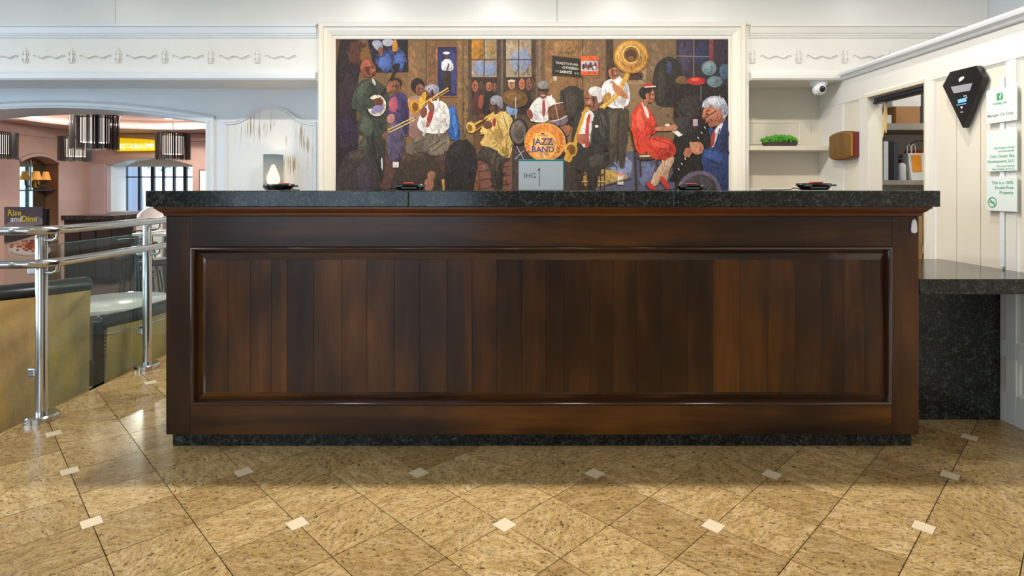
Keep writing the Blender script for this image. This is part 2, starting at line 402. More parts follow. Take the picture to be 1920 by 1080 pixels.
struct(MB().box(XE-.012, XE+.012, -4, DN, -.03, .002).build('trim_1', M['gold_granite']))
# ---- restaurant floor
struct(MB().box(-9.6, XE, -4, 13, ZS-.1, ZS).build('floor_restaurant', M['floor_wood']))
# ---- ceiling of the lobby, its downlights over the desk and added fill lights
struct(MB().box(-6.2, XO+.1, -4.2, 5.2, ZC, ZC+.1).build('ceiling', M['ceiling_white']))
def downlight(loc, watts, lab, col=(1, .945, .875), size=.11):
    t = thing('recessed_downlight', lab, 'ceiling light', loc, 0, 'recessed lobby downlights')
    MB().lathe([(.085, 0), (.105, -.002), (.108, -.012), (.088, -.016), (.083, -.004)], n=24).build('trim_ring', M['white_plastic'], t, True, local=True)
    MB().lathe([(.0, -.004), (.083, -.004)], n=24).build('lens', M['down_glow'], t, local=True)
    a = area_light('lamp', (0, 0, -.02), size, watts, col, t, math.radians(168))
    return t
for x, k in ((-3.82, .55), (-1.4, 1.1), (-.14, 1.1), (1.07, 1.1), (1.92, .5), (3.45, .6)): downlight((x, 2.95, ZC), DOWN_W*k, 'round recessed downlight in the ceiling above the reception desk')
for y in (.9, -1.6):
    for x in (-4.2, -1.6, 0.6, 1.9): downlight((x, y, ZC), FILL_W, 'round recessed downlight in the ceiling of the open lobby', size=.3)  # unseen fill lights, added to brighten the desk front and counter
# ---- walls around the lobby: the left and rear walls have wide windows
def wall_with_opening(name, fn, u0, u1, z0, z1, a0, a1, b0, b1, mt, th=.12):
    mb = MB()
    for (p, q, r, s) in ((u0, a0, z0, z1), (a1, u1, z0, z1), (a0, a1, z0, b0), (a0, a1, b1, z1)):
        if q-p > .001 and s-r > .001: mb.prism([(p, r), (q, r), (q, s), (p, s)], fn, 0, -th)
    o = struct(mb.build(name, mt)); n = max(2, int((a1-a0)/1.1)); fr = MB()
    for k in range(n+1):
        u = a0+(a1-a0)*k/n; fr.prism([(u-.03, b0), (u+.03, b0), (u+.03, b1), (u-.03, b1)], fn, -.03, -.09)
    fr.prism([(a0, b0), (a1, b0), (a1, b0+.06), (a0, b0+.06)], fn, -.03, -.09); fr.prism([(a0, b1-.06), (a1, b1-.06), (a1, b1), (a0, b1)], fn, -.03, -.09)
    fr.build('window_frame', M['black_metal'], o); return o
wall_with_opening('wall_left', lambda u, v, h: (-6+h, u, v), -4, DN, ZS, ZC, -2.4, 4.1, .25, 2.7, M['white_paint'])
wall_with_opening('wall_rear', lambda u, v, h: (u, -4+h, v), -6, XO, ZS, ZC, -4.6, -.6, .35, 2.6, M['white_paint'])
struct(MB().box(XO, XO+.1, -4, 5.15, 0, ZC).build('wall_right', M['cool_white']))
# ---- back wall: bulkhead with frieze, and the pier that carries the mural
wb = struct(MB().box(-6, XO, DB, 5.15, ZB, ZC).box(-1.50, 1.83, DB, 5.15, 0, ZB).build('wall_back', M['white_paint']))
struct(MB().box(1.83, XO, DN, 5.15, 0, ZB).build('wall_niche', M['worn_cream']))
# smooth panels above the cornice, with joints
xs = [-6, wx(218, DB), wx(1044, DB), XO]
for a, b in zip(xs, xs[1:]):
    MB().box(a+.0015, b-.0015, DB-.012, DB, 2.468, ZC).build('upper_panel', M['gloss_white'], wb, bevel=.001)
# cornices (profile y,z extruded along x), broken by the mural frame
CORN = [(DB, 2.468), (DB-.035, 2.468), (DB-.035, 2.452), (DB-.028, 2.446), (DB-.022, 2.41), (DB-.02, 2.40), (DB-.014, 2.398), (DB-.014, 2.385), (DB-.008, 2.383), (DB-.008, 2.370), (DB, 2.366)]
LEDGE = [(DB, 2.118), (DB-.008, 2.116), (DB-.012, 2.106), (DB-.02, 2.098), (DB-.045, 2.09), (DB-.05, 2.08), (DB-.05, 2.05), (DB-.04, 2.037), (DB, 2.037)]
k = 0
for a, b in ((-6, -1.505), (1.83, XO)):
    for pf in (CORN, LEDGE):
        k += 1; struct(MB().prism(pf, along_x, a, b).build('trim_%d' % (k+1), M['white_paint'] if a > 0 else M['cool_white'], smooth=False))
# relief ornaments of the frieze
def torch_mesh():
    mb = MB(); fl = lambda u, v, h: (u, -h, v)
    mb.prism(chaikin([(-.006, .004), (.006, .004), (.009, .03), (.004, .045), (0, .066), (-.004, .045), (-.009, .03)], 1), fl, -.001, .006)
    mb.prism(chaikin([(-.01, .004), (-.012, -.012), (-.006, -.03), (-.005, -.058), (.005, -.058), (.006, -.03), (.012, -.012), (.01, .004)], 1), fl, -.001, .009)
    mb.prism([(-.024, -.062), (.024, -.062), (.02, -.055), (-.02, -.055)], fl, -.001, .006)
    for s in (-1, 1):
        mb.tube([(s*.008, -.003, -.05), (s*.02, -.004, -.045), (s*.025, -.004, -.03), (s*.018, -.004, -.02), (s*.012, -.004, -.03)], .0035, 6)
        mb.tube([(s*.01, -.003, -.012), (s*.02, -.004, .0), (s*.023, -.004, .015), (s*.016, -.004, .022)], .0033, 6)
        mb.tube([(s*.008, -.003, .01), (s*.014, -.004, .03), (s*.013, -.004, .04)], .0028, 6)
    return mb
def garland_mesh():
    mb = MB(); pts = [(-.105+.21*i/28, -.004, .011*math.cos(i/28*math.pi*4)*(.55+.45*abs(i-14)/14)-.008) for i in range(29)]
    mb.tube(pts, .0032, 6)
    for s in (-1, 1): mb.tube([(s*.105, -.003, .006), (s*.117, -.004, .004), (s*.118, -.004, -.008), (s*.108, -.004, -.01)], .0035, 6)
    for i in range(2, 27, 2):
        x, y, z = pts[i]; d = 1 if i % 2 else -1
        mb.tube([(x, -.003, z), (x+.006, -.006, z+d*.008), (x+.012, -.003, z+d*.013)], [.002, .004, .001], 5)
    return mb
tm = torch_mesh().mesh('torch_ornament', M['white_paint']); gm = garland_mesh().mesh('garland_ornament', M['white_paint'])
for px in list(range(-126, 600, 87))+[1410, 1497, 1584, 1671, 1758]:
    for me, dx in ((tm, 0), (gm, 44)):
        x = wx(px+dx, DB)
        if -1.62 < x-(0 if me is tm else .118) and x < 1.83+(.02 if me is tm else .12): 
            if not x > 1.83: continue
        if me is gm and -1.63 < x < 0: continue
        o = put(me.name.split('.')[0], me, wb, True); o.location = (x, DB, wz(104, DB)); o.matrix_parent_inverse.identity()
# ---- arched wall to the restaurant
RC0 = 2.32; XA0, XA1, ZA, RA = -5.07, -2.527, 1.752, .12
arch = [(XA1+(XA0-XA1)*i/32, ZA+RA*(1-(2*i/32-1)**2)) for i in range(33)]
outl = [(-8.75, ZS), (XA0, ZS)]+arch[::-1]+[(XA1, ZS), (-1.5, ZS), (-1.5, ZB), (-6, ZB), (-6, RC0), (-8.75, RC0)]
aw = struct(MB().prism(outl, front(DN), 0, -.4).build('wall_arch', M['cool_white']))
CAS = [(0, 0), (0, .022), (-.016, .026), (-.022, .016), (-.045, .018), (-.052, .026), (-.064, .02), (-.068, 0)]
struct(MB().sweep([(XA1, 0)]+arch+[(XA0, 0)], CAS, front(DN)).build('trim_6', M['cool_white'], smooth=True))
XP0, XP1 = wx(420, DN), wx(594, DN)
def S(px, py): return (wx(px, DN), wz(py, DN))
top = chaikin([S(420, 227), S(438, 227), S(456, 221), S(478, 203), S(507, 197), S(536, 203), S(558, 221), S(576, 228), S(594, 229)], 3, False)
pth = [(XP0, .05)]+top+[(XP1, .05)]
PM = [(0, 0), (0, .012), (-.008, .016), (-.014, .010), (-.022, .009), (-.028, .014), (-.034, .004), (-.034, 0)]
pan = [(x, z) for x, z in pth]
MB().prism(pan[::-1], front(DN), .0, .003).build('panel', M['crackled_paint'], aw)
MB().sweep(pth, PM, front(DN)).build('panel_moulding', M['cool_white'], aw, smooth=True)
# ---- partition on the right: boards in recessed panels between stiles and rails, a doorway, a cap moulding
XB = XR+.016
wr = struct(MB().prism([(-4, 0), (3.53, 0), (3.53, 1.856), (4.096, 1.856), (4.096, 0), (DN, 0), (DN, ZB), (-4, ZB)], side(XB), 0, -.085).build('wall_partition', M['cream_paint']))
def member(u0, u1, z0, z1, name): MB().prism([(u0, z0), (u1, z0), (u1, z1), (u0, z1)], side(XR), -.0165, 0).build(name, M['white_paint'], wr, bevel=.003)
member(-4, DN, 1.86, ZB, 'rail')
stiles = [(4.413, DN), (4.096, 4.209), (3.463, 3.53), (2.895, 2.958), (2.33, 2.393), (1.765, 1.828), (.9, .963), (0, .063), (-1, -.937), (-2, -1.937), (-3, -2.937)]
for a, b in stiles: member(a, b, 0, 1.86, 'stile')
pan = [(4.209, 4.413)]+[(stiles[i+1][1], stiles[i][0]) for i in range(2, len(stiles)-1)]
for a, b in pan:
    member(a, b, .335, .42, 'rail'); member(a, b, 0, .155, 'rail')
    n = max(1, round((b-a)/.15))
    for q in range(n):
        u0, u1 = a+(b-a)*q/n, a+(b-a)*(q+1)/n
        MB().prism([(u0+.002, .42), (u1-.002, .42), (u1-.002, 1.86), (u0+.002, 1.86)], side(XB), 0, .006).build('board', M['cream_paint'], wr, bevel=.004)
    mm = MB(); pr = [(0, 0), (0, .012), (.01, .008), (.016, 0)]
    mm.sweep([(a, .42), (b, .42), (b, 1.86), (a, 1.86)], pr, side(XB), True); mm.sweep([(a, .155), (b, .155), (b, .335), (a, .335)], pr, side(XB), True)
    mm.build('panel_moulding', M['white_paint'], wr, smooth=True)
cs = [(0, 0), (0, .03), (-.012, .034), (-.03, .028), (-.05, .03), (-.06, .02), (-.064, 0)]
mb = MB(); mb.sweep([(3.53, 0), (3.53, 1.856), (4.096, 1.856), (4.096, 0)], [(o, h+.0) for o, h in [(0, 0), (0, .01), (.02, .014), (.03, .006), (.034, 0)]], side(XR)); mb.build('door_casing', M['cream_paint'], wr, smooth=True)
CAP = [(XR+.12, ZB), (XR-.012, ZB), (XR-.02, 2.045), (XR-.026, 2.058), (XR-.045, 2.066), (XR-.05, 2.08), (XR-.044, 2.094), (XR+.15, 2.094), (XR+.15, ZB)]
struct(MB().prism(CAP, along_y, -4, DB-.045).build('trim_7', M['cool_white']))
# niche shelves and faint panel frame on its back
for z0, z1, nm in ((wz(283, 4.62), wz(275, 4.62), 'niche_shelf'), (wz(359, 4.62), wz(352, 4.62), 'niche_shelf')):
    o = MB().box(1.832, XR-.003, 4.55, DN-.003, z0, z1).build('niche_shelf', M['cream_paint'], bevel=.003)
    tag(o, 'cream painted shelf board with the potted moss on it' if z0 > 1.3 else 'lower cream shelf board in the niche just above the counter line', 'shelf')
SHELF_Z = wz(275, 4.62)
np_ = MB(); np_.sweep([(1.87, wz(270, DN)), (wx(1500, DN), wz(270, DN)), (wx(1500, DN), wz(229, DN)), (1.87, wz(229, DN))], [(0, 0), (0, .006), (.008, .004), (.01, 0)], front(DN), True)
np_.build('panel_moulding', M['cream_paint'], bpy.data.objects['wall_niche'])
# ---- restaurant shell
RW, RB, RC = -8.3, 11.3, 2.3
# left wall with the arched mirror niche
na0, na1, nzt, nrise = 9.667, 10.497, 1.66, .12
narch = [(na1+(na0-na1)*i/16, nzt+nrise*(1-(2*i/16-1)**2)) for i in range(17)]
facel = lambda u, v, h: (RW+h, u, v)
ol = [(5.15, ZS), (na0, ZS)]+narch[::-1]+[(na1, ZS), (RB, ZS), (RB, RC), (5.15, RC)]
wl = struct(MB().prism(ol, facel, 0, -.25).build('wall_restaurant_left', M['pink_plaster']))
MB().prism([(na0-.0, ZS), (na1, ZS), (na1, nzt+nrise), (na0, nzt+nrise)], facel, -.25, -.29).build('niche_back', M['brown_niche'], wl)
MB().box(RW-.25, RW-.005, na1-.012, na1-.001, ZS, nzt).build('niche_cheek', M['brown_niche'], wl)
MB().prism([(5.15, 2.12), (RB, 2.12), (RB, RC), (5.15, RC)], facel, 0, .03).build('crown', M['pink_plaster'], wl, bevel=.012)
MB().sweep(narch, [(0, 0), (0, .03), (-.05, .035), (-.07, 0)], facel).build('niche_moulding', M['pink_plaster'], wl)
# back wall with the arched window bay
wa0, wa1 = wx(200, RB), wx(361, RB); wzs, wzt, wr_ = wz(310, RB), wz(310, RB), wz(296, RB)-wz(310, RB)
warch = [(wa1+(wa0-wa1)*i/20, wzt+wr_*(1-(2*i/20-1)**2)) for i in range(21)]
ol = [(RW-.42, ZS), (wa0, ZS)]+warch[::-1]+[(wa1, ZS), (-2.3, ZS), (-2.3, RC), (RW-.42, RC)]
wk = struct(MB().prism(ol, front(RB), 0, -.12).build('wall_restaurant_back', M['pink_plaster']))
MB().prism([(wx(168, RB), ZS), (wa0-.02, ZS), (wa0-.02, wz(308, RB)), (wx(168, RB), wz(308, RB))], front(RB), 0, .03).build('pilaster', M['lilac_plaster'], wk)
MB().prism([(RW, 2.14), (-2.3, 2.14), (-2.3, RC), (RW, RC)], front(RB), 0, .05).build('crown', M['pink_plaster'], wk, bevel=.015)
ba = MB(); d0, d1 = RB+.121, RB+.62
for i in range(20):
    a, b = warch[i], warch[i+1]; ba.add([(a[0], d0, a[1]), (b[0], d0, b[1]), (b[0], d1, b[1]), (a[0], d1, a[1])], [(0,1,2,3)])
    ba.add([(a[0], d0, a[1]+.06), (b[0], d0, b[1]+.06), (b[0], d1, b[1]+.06), (a[0], d1, a[1]+.06)], [(3,2,1,0)])
ba.box(wa0-.06, wa0, d0, d1, ZS, wzt+.02).box(wa1, wa1+.06, d0, d1, ZS, wzt+.02)
ba.build('window_bay', M['white_paint'], wk)
DWN = RB+.6; sill = wz(400, DWN); wt = wz(313, DWN)
win = struct(MB().box(wa0-.05, wx(222, DWN), DWN-.04, DWN+.04, ZS, 2.1).box(wx(222, DWN), wa1+.1, DWN-.04, DWN+.04, ZS, sill).box(wx(222, DWN), wa1+.1, DWN-.04, DWN+.04, wt, 2.1).build('window_1', M['white_paint']))
fr = [225, 237, 262, 287, 307, 327, 348, 372]
for k, px in enumerate(fr):
    wdt = .035 if px in (287, 348) else .02
    MB().box(wx(px, DWN)-wdt, wx(px, DWN)+wdt, DWN-.03, DWN+.03, sill, wt).build('mullion', M['dark_metal'], win)
MB().box(wx(222, DWN), wa1+.1, DWN-.028, DWN+.028, wz(333, DWN), wz(331, DWN)).build('transom', M['dark_metal'], win)
for a, b in zip(fr, fr[1:]):
    MB().box(wx(a, DWN)+.01, wx(b, DWN)-.01, DWN-.004, DWN+.004, sill, wt).build('pane', M['window_glass'], win)
MB().box(wx(222, DWN), wa1, DWN-.2, DWN-.04, sill-.05, sill).build('window_sill', M['white_paint'], win)
struct(MB().box(-2.3, -2.2, 5.15, RB+.1, ZS, RC).build('wall_restaurant_right', M['pink_plaster']))
# ceiling with an oval tray and its cove light
cx, cy, rx, ry = -6.25, 9.3, 1.5, 1.25
mb = MB(); N = 48; oval = ell(cx, cy, rx, ry, 0, N); sq = []
for x, y in oval:
    dx, dy = x-cx, y-cy; s_ = min((2.4 if dx > 0 else 2.9)/max(abs(dx), 1e-6), (2.9 if dy > 0 else 4.2)/max(abs(dy), 1e-6)); sq.append((cx+dx*s_, cy+dy*s_))
mb.add([(x, y, RC) for x, y in oval]+[(x, y, RC) for x, y in sq], [(i, (i+1) % N, (i+1) % N+N, i+N) for i in range(N)])
mb.add([(x, y, RC) for x, y in oval]+[(x, y, RC+.16) for x, y in oval], [(i, (i+1) % N, (i+1) % N+N, i+N) for i in range(N)])
mb.add([(x, y, RC+.16) for x, y in oval], [tuple(range(N))])
mb.box(-9.6, -2.2, 5.15, 13, RC+.165, RC+.25)
for (a, b, c, d) in ((cx+2.35, -2.2, 5.15, 12), (-9.2, cx-2.85, 5.15, 12), (-9.2, -2.2, 5.1, cy-4.15)): mb.box(a, b, c, d, RC, RC+.02)
struct(mb.build('ceiling_restaurant', M['pink_plaster'], fix=False))
tag(MB().tube([(x, y, RC+.06) for x, y in ell(cx, cy, rx-.03, ry-.03, 0, N+1)]+[], .018, 6).build('cove_light', M['cove_glow']), 'thin glowing cove light round the oval ceiling tray of the restaurant', 'light')
for px, py in ((265, 231), (318, 239), (-230, 158), (-130, 190)):  # last two are unseen fill spotlights added to brighten the restaurant near the poster
    D = (RC-H)*F/(355-py); t = thing('recessed_spotlight', 'round ceiling spotlight in the restaurant just behind the arch' if py < 200 else 'small bright round ceiling spotlight between the largest pendant and the yellow sign' if px < 300 else 'small bright round ceiling spotlight above the pendant in front of the window', 'ceiling light', (wx(px, D), D, RC+(.16 if ((wx(px, D)-cx)/rx)**2+((D-cy)/ry)**2 < 1 else 0)), 0, 'restaurant ceiling spotlights')
    MB().lathe([(.0, -.006), (.07, -.006)], n=20).build('lens', M['down_glow'], t, local=True)
    MB().lathe([(.07, -.002), (.09, -.004), (.09, -.012), (.07, -.008)], n=20).build('trim_ring', M['white_plastic'], t, True, local=True)
    area_light('lamp', (0, 0, -.03), .14, 60, (1, .9, .8), t)
# outside the window
struct(MB().box(-16, -1, 12.2, 30, ZS-.2, ZS-.1).build('ground_outside', mat('pavement', '#cfcac0', .8)))
# ================================================================ reception desk
DW_, DK, DSL = 2.64, 2.682, 2.56
XL, XRt = -1.594, 1.874
ZW0 = .070; ZT = 1.194; ZTB = 1.1214
desk = thing('reception_desk', 'long dark stained wooden reception desk with one wide raised panel', 'desk', (.14, 2.9, 0))
def zt(py): return wz(py, DW_)
def xt(px): return wx(px, DW_)
MB().box(XL+.02, XRt-.02, DW_+.03, 3.12, ZW0, ZTB-.002).build('carcass', M['wood_v'], desk)
MB().box(XL+.008, XRt-.006, DK, 3.1, 0.001, ZW0+.02).build('kick_plate', M['dark_granite'], desk)
XI0, XI1, ZI0, ZI1 = xt(358), xt(1672), zt(760), zt(463)
MB().box(XL, XI0, DW_, DW_+.04, ZW0, zt(405)).build('stile', M['wood_v'], desk, bevel=.003)
MB().box(XI1, XRt, DW_, DW_+.04, ZW0, zt(405)).build('stile', M['wood_v'], desk, bevel=.003)
MB().box(XI0, XI1, DW_, DW_+.04, ZI1, zt(405)).build('rail', M['wood_h'], desk, bevel=.002)
MB().box(XI0, XI1, DW_, DW_+.04, ZW0, ZI0).build('rail', M['wood_h'], desk, bevel=.002)
for a, b in ((XL, XL+.02), (XRt-.02, XRt)): MB().box(a, b, DW_+.04, 3.12, ZW0, zt(405)).build('end_panel', M['wood_v'], desk)
bead = [(0, 0), (0, .005), (.003, .009), (.008, .011), (.013, .008), (.016, .002), (.018, -.010), (.020, -.020)]
MB().sweep([(XI0, ZI0), (XI1, ZI0), (XI1, ZI1), (XI0, ZI1)], bead, front(DW_), True).build('bead_moulding', M['bead_wood'], desk, smooth=True)
bx0, bx1, bz0, bz1 = XI0+.020, XI1-.020, ZI0+.020, ZI1-.020
XF0, XF1, ZF0, ZF1 = xt(385), xt(1651), zt(735), zt(487)
fnd = front(DW_)
for nm, pts, mt in (('bevel', [(bx0, bz1), (bx1, bz1), (XF1, ZF1), (XF0, ZF1)], 'wood_bevel_h'), ('bevel', [(bx0, bz0), (bx1, bz0), (XF1, ZF0), (XF0, ZF0)], 'wood_bevel_h'),
                    ('bevel', [(bx0, bz0), (bx0, bz1), (XF0, ZF1), (XF0, ZF0)], 'wood_bevel_v'), ('bevel', [(bx1, bz0), (bx1, bz1), (XF1, ZF1), (XF1, ZF0)], 'wood_bevel_v')):
    mb = MB(); hs = (-.020, -.020, -.003, -.003)
    mb.add([fnd(p[0], p[1], h) for p, h in zip(pts, hs)]+[fnd(p[0], p[1], -.03) for p in pts], [(0,1,2,3), (7,6,5,4), (0,4,5,1), (1,5,6,2), (2,6,7,3), (3,7,4,0)])
    mb.build(nm, M[mt], desk)
seams = [385, 428, 470, 509, 538, 588, 641, 688, 740, 787, 838, 885, 932, 978, 1024, 1057, 1107, 1150, 1193, 1240, 1290, 1337, 1387, 1440, 1490, 1540, 1583, 1620, 1651]
for a, b in zip(seams, seams[1:]):
    MB().box(xt(a)+.0004, xt(b)-.0004, DW_-.001, DW_+.03, ZF0, ZF1).build('plank', M['wood_v'], desk, bevel=.0006, seg=1)
# cornice under the counter, returning at both ends
prof = [(DW_+.02, zt(405)), (DW_-.006, zt(405)), (DW_-.010, zt(402)), (DW_-.010, zt(400)), (DW_-.022, zt(397)), (DW_-.034, zt(393)), (DW_-.038, zt(391)), (DW_-.044, zt(391)), (DW_-.044, ZTB-.0005), (DW_+.02, ZTB-.0005)]
off = [(DW_-y, z) for y, z in prof]
mb = MB(); ring = []
for o_, z in off:
    ring.append([(XL-o_*.7, 3.12, z), (XL-o_*.7, DW_-o_, z), (XRt+o_*.7, DW_-o_, z), (XRt+o_*.7, 3.12, z)])
for r0, r1 in zip(ring, ring[1:]):
    for q in range(3): mb.add([r0[q], r0[q+1], r1[q+1], r1[q]], [(0,1,2,3)])
mb.build('cornice', M['cornice_wood'], desk)
# white tag hooked on the right-hand end
t = MB(); t.prism(chaikin([(xt(1707.5), zt(437)), (xt(1717), zt(437)), (xt(1718), zt(428)), (xt(1716), zt(411)), (xt(1709.5), zt(411)), (xt(1707), zt(428))], 1), front(DW_), .0005, .009)
tag(t.build('plastic_tag', M['white_plastic'], bevel=.002), 'small white tapered plastic tag on the top corner of the desk front', 'tag')
# granite countertop: slabs with two visible joints
ct = thing('countertop', 'polished black granite countertop with thick square edge on the reception desk', 'countertop', (.14, 2.9, ZTB))
SX0, SX1 = wx(272, DSL), wx(1764, DSL)
cuts = [SX0, wx(766, DSL), wx(1262, DSL), SX1]
for a, b in zip(cuts, cuts[1:]):
    MB().box(a+.0004, b-.0004, DSL, 3.2, ZTB, ZT).build('slab', M['dark_granite'], ct, bevel=.004)
# low side counter
lc = thing('low_counter', 'lower black granite side counter between the desk and the panelled wall', 'counter', (2.2, 3, 0))
MB().box(XRt+.003, XR-.002, DW_, 3.40, .716, .787).build('slab', M['dark_granite'], lc, bevel=.004)
MB().box(XRt+.003, XR-.002, 2.986, 3.03, .001, .716).build('support_panel', M['dark_granite'], lc)
# ================================================================ things on the counter
def terminal():
    t = thing('card_terminal', '', 'card terminal', (0,0,0), 0, 'card terminals on the counter')
    w_, d_ = .078, .042; mb = MB()
    lo = [(-.055, -.030), (.060, -.030), (.060, .030), (-.055, .030)]; up = [(-w_, -d_), (w_, -d_), (w_, d_), (-w_, d_)]
    lo = chaikin(lo, 2); up = chaikin(up, 2); n = len(lo)
    mb.add([(x, y, .002) for x, y in lo]+[(x, y, .026) for x, y in up]+[(x*.96, y*.94, .031) for x, y in up], [tuple(reversed(range(n)))]+[(i, (i+1) % n, (i+1) % n+n, i+n) for i in range(n)]+[(i+n, (i+1) % n+n, (i+1) % n+2*n, i+2*n) for i in range(n)]+[tuple(range(2*n, 3*n))])
    mb.build('body', M['black_plastic'], t, True, local=True)
    MB().box(-.040, .030, -.0435, -.036, .010, .016).build('front_strip', M['grey_plastic'], t, local=True, bevel=.001)
    for s_ in (-1, 1): MB().prism([(s_*.074, -.0435), (s_*.045, -.0435), (s_*.038, -.0405), (s_*.066, -.0405)], lambda u, v, h: (u, v, h), .019, .028).build('side_bumper', M['grey_plastic'], t, local=True)
    MB().box(-.066, .0, -.030, .028, .031, .0335).build('screen', M['slate'], t, local=True)
    kp = MB()
    for i in range(3):
        for j in range(4): kp.box(.012+i*.017, .025+i*.017, -.028+j*.014, -.018+j*.014, .031, .034)
    kp.build('keypad', M['grey_plastic'], t, local=True)['kind'] = 'stuff'
    MB().box(-.03, .018, -.036, -.008, .0335, .040).build('red_cap', M['red_plastic'], t, local=True, bevel=.002)
    MB().tube([(-.06, .01, .006), (-.085, .012, .012), (-.10, .014, .004), (-.14, .03, .003), (-.17, .06, .003), (-.16, .14, .003)], .0022, 6).build('cable', M['black_plastic'], t, True, local=True)
    return t
tb = terminal(); tl = ['card terminal with red cap on the counter in front of the glowing sconce', 'card terminal with red cap on the counter below the man playing trombone', 'card terminal with red cap on the counter below the man playing clarinet', 'card terminal with red cap on the counter in front of the niche shelves']
for k, (px, D, r, s, l_) in enumerate(((525, 2.78, math.pi-.35, .98, tl[0]), (768, 2.78, .25, 1.0, tl[1]), (1295, 2.80, .08, .92, tl[2]), (1526, 2.78, .12, 1.12, tl[3]))):
    o = tb if k == 0 else dup(tb, (0,0,0))
    o.location = (wx(px, D), D, ZT); o.rotation_euler = (0, 0, r); o.scale = (s, s, s*.95); o['label'] = l_
# small acrylic sign
DS = 2.92; sg = thing('counter_sign', 'small grey card in a teal edged acrylic holder standing on the counter', 'sign', (wx(1015, DS), DS, ZT))
sx0, sx1, sz1 = wx(972, DS), wx(1058, DS), wz(299, DS)
MB().box(sx0, sx1, DS, DS+.012, ZT, sz1).build('holder', M['teal_edge'], sg, bevel=.002)
MB().box(sx0+.002, sx1-.006, DS-.003, DS, ZT+.001, sz1-.009).build('card', M['sign_face'], sg)
MB().box(sx0, sx1, DS-.02, DS+.06, ZT, ZT+.004).build('foot', M['clear_glass'], sg)
fs = front(DS-.0034); tx = MB()
tx.text('IHG', fs, wx(982, DS), wz(334, DS), .0365, 0)
tx.prism([(wx(1011, DS), wz(349, DS)), (wx(1012, DS), wz(349, DS)), (wx(1012, DS), wz(315, DS)), (wx(1011, DS), wz(315, DS))], fs, 0, .0003)
tx.prism([(wx(1007, DS), wz(321, DS)), (wx(1011, DS), wz(319.5, DS)), (wx(1011.6, DS), wz(314, DS)), (wx(1009.5, DS), wz(317.5, DS))], fs, 0, .0003)
tx.build('lettering', M['ink'], sg)
# ================================================================ wall sconce behind the counter
DC = 4.62; sc_ = thing('wall_sconce', 'blue grey glass cylinder sconce glowing warm on the crackled panel', 'wall lamp', (wx(512.5, DC), DC, 1.1))
c = (wx(512.5, DC), DC, 0); R_ = .075
MB().lathe([(R_, 1.235), (R_, wz(290, DC)), (R_-.004, wz(290, DC)), (R_-.004, 1.235)], c, 32).build('glass_shade', M['blue_frosted'], sc_, True)
MB().lathe([(.0, 1.24), (.040, 1.242), (.050, 1.27), (.046, 1.31), (.030, 1.35), (.020, 1.38), (.012, 1.395), (0, 1.40)], c, 20).build('bulb', M['bulb'], sc_, True)
MB().lathe([(.0, 1.19), (.05, 1.19), (.078, 1.215), (.078, 1.235), (.02, 1.24), (0, 1.24)], c, 28).build('cup', M['dark_metal'], sc_, True)
MB().tube([(c[0], DC, 1.2), (c[0], DC+.05, 1.17), (c[0], DN-.004, 1.17)], .012).build('arm', M['dark_metal'], sc_)
MB().lathe([(0, 0), (.05, 0), (.05, -.012), (0, -.016)], (c[0], DN-.004, 1.17), 20, axis='y').build('wall_plate', M['dark_metal'], sc_, True)
point_light('lamp', (c[0], DC, 1.42), .03, 1.2, (1, .72, .45))
# ================================================================ niche: moss planter and camera
D = 4.62; pl = thing('moss_planter', 'low dark planter of bright green moss on the niche shelf', 'plant', (wx(1462, D), D, SHELF_Z))
mb = MB(); a, b = wx(1433, D), wx(1491, D); cxp = (a+b)/2; hw = (b-a)/2
mb.add([(cxp+sx*hw*.9, D+sy*.045, SHELF_Z+.001) for sx, sy in ((-1,-1),(1,-1),(1,1),(-1,1))]+[(cxp+sx*hw*1.0, D+sy*.055, SHELF_Z+.036) for sx, sy in ((-1,-1),(1,-1),(1,1),(-1,1))], [(3,2,1,0),(4,5,6,7),(0,1,5,4),(1,2,6,5),(2,3,7,6),(3,0,4,7)])
mb.build('trough', mat('trough', '#4a4038', .6), pl, bevel=.003)
mo = MB(); rnd = random.Random(3)
for i in range(260):
    x = rnd.uniform(-.97, .97); y = rnd.uniform(-.9, .9); hh = .052*(1-.55*abs(x)**3)*(1-.4*abs(y)**2)
    r = rnd.uniform(.010, .017); zc = SHELF_Z+.036+rnd.uniform(0, hh)
    px_, py_ = cxp+x*hw*1.02, D+y*.055; n = 6
    mo.lathe([(0, -r), (r*.8, -r*.5), (r, 0), (r*.7, r*.6), (0, r)], (px_, py_, zc), n)
ob = mo.build('moss', M['moss'], pl); tag(ob, kind='stuff')
tcam = thing('security_camera', 'white dome security camera with black lens under the frieze corner', 'camera', (wx(1549, 4.36), 4.36, 2.0))
cc = Vector((wx(1549, 4.36), 4.36, 0)); zt_ = ZB
MB().lathe([(0, zt_), (.062, zt_), (.062, zt_-.022), (.054, zt_-.034), (0, zt_-.034)], (cc.x, 4.47, 0), 28).build('base', M['white_plastic'], tcam, True)
MB().lathe([(0, .05), (.03, .045), (.048, .02), (.05, 0), (.046, -.022), (.034, -.04), (.0, -.048)], (cc.x, 4.46, zt_-.058), 24).build('dome', M['white_plastic'], tcam, True)
MB().lathe([(0, -.052), (.026, -.050), (.032, -.044), (.034, -.03), (.034, 0)], (cc.x-.004, 4.455, zt_-.066), 24, axis='y').build('lens_ring', M['white_plastic'], tcam, True)
MB().lathe([(0, -.057), (.016, -.056), (.024, -.051), (.026, -.046)], (cc.x-.004, 4.455, zt_-.066), 24, axis='y').build('lens', M['black_plastic'], tcam, True)
# ================================================================ things on the partition
sd = side(XR)
def ud(px): return 2.545*F/(px-X0)
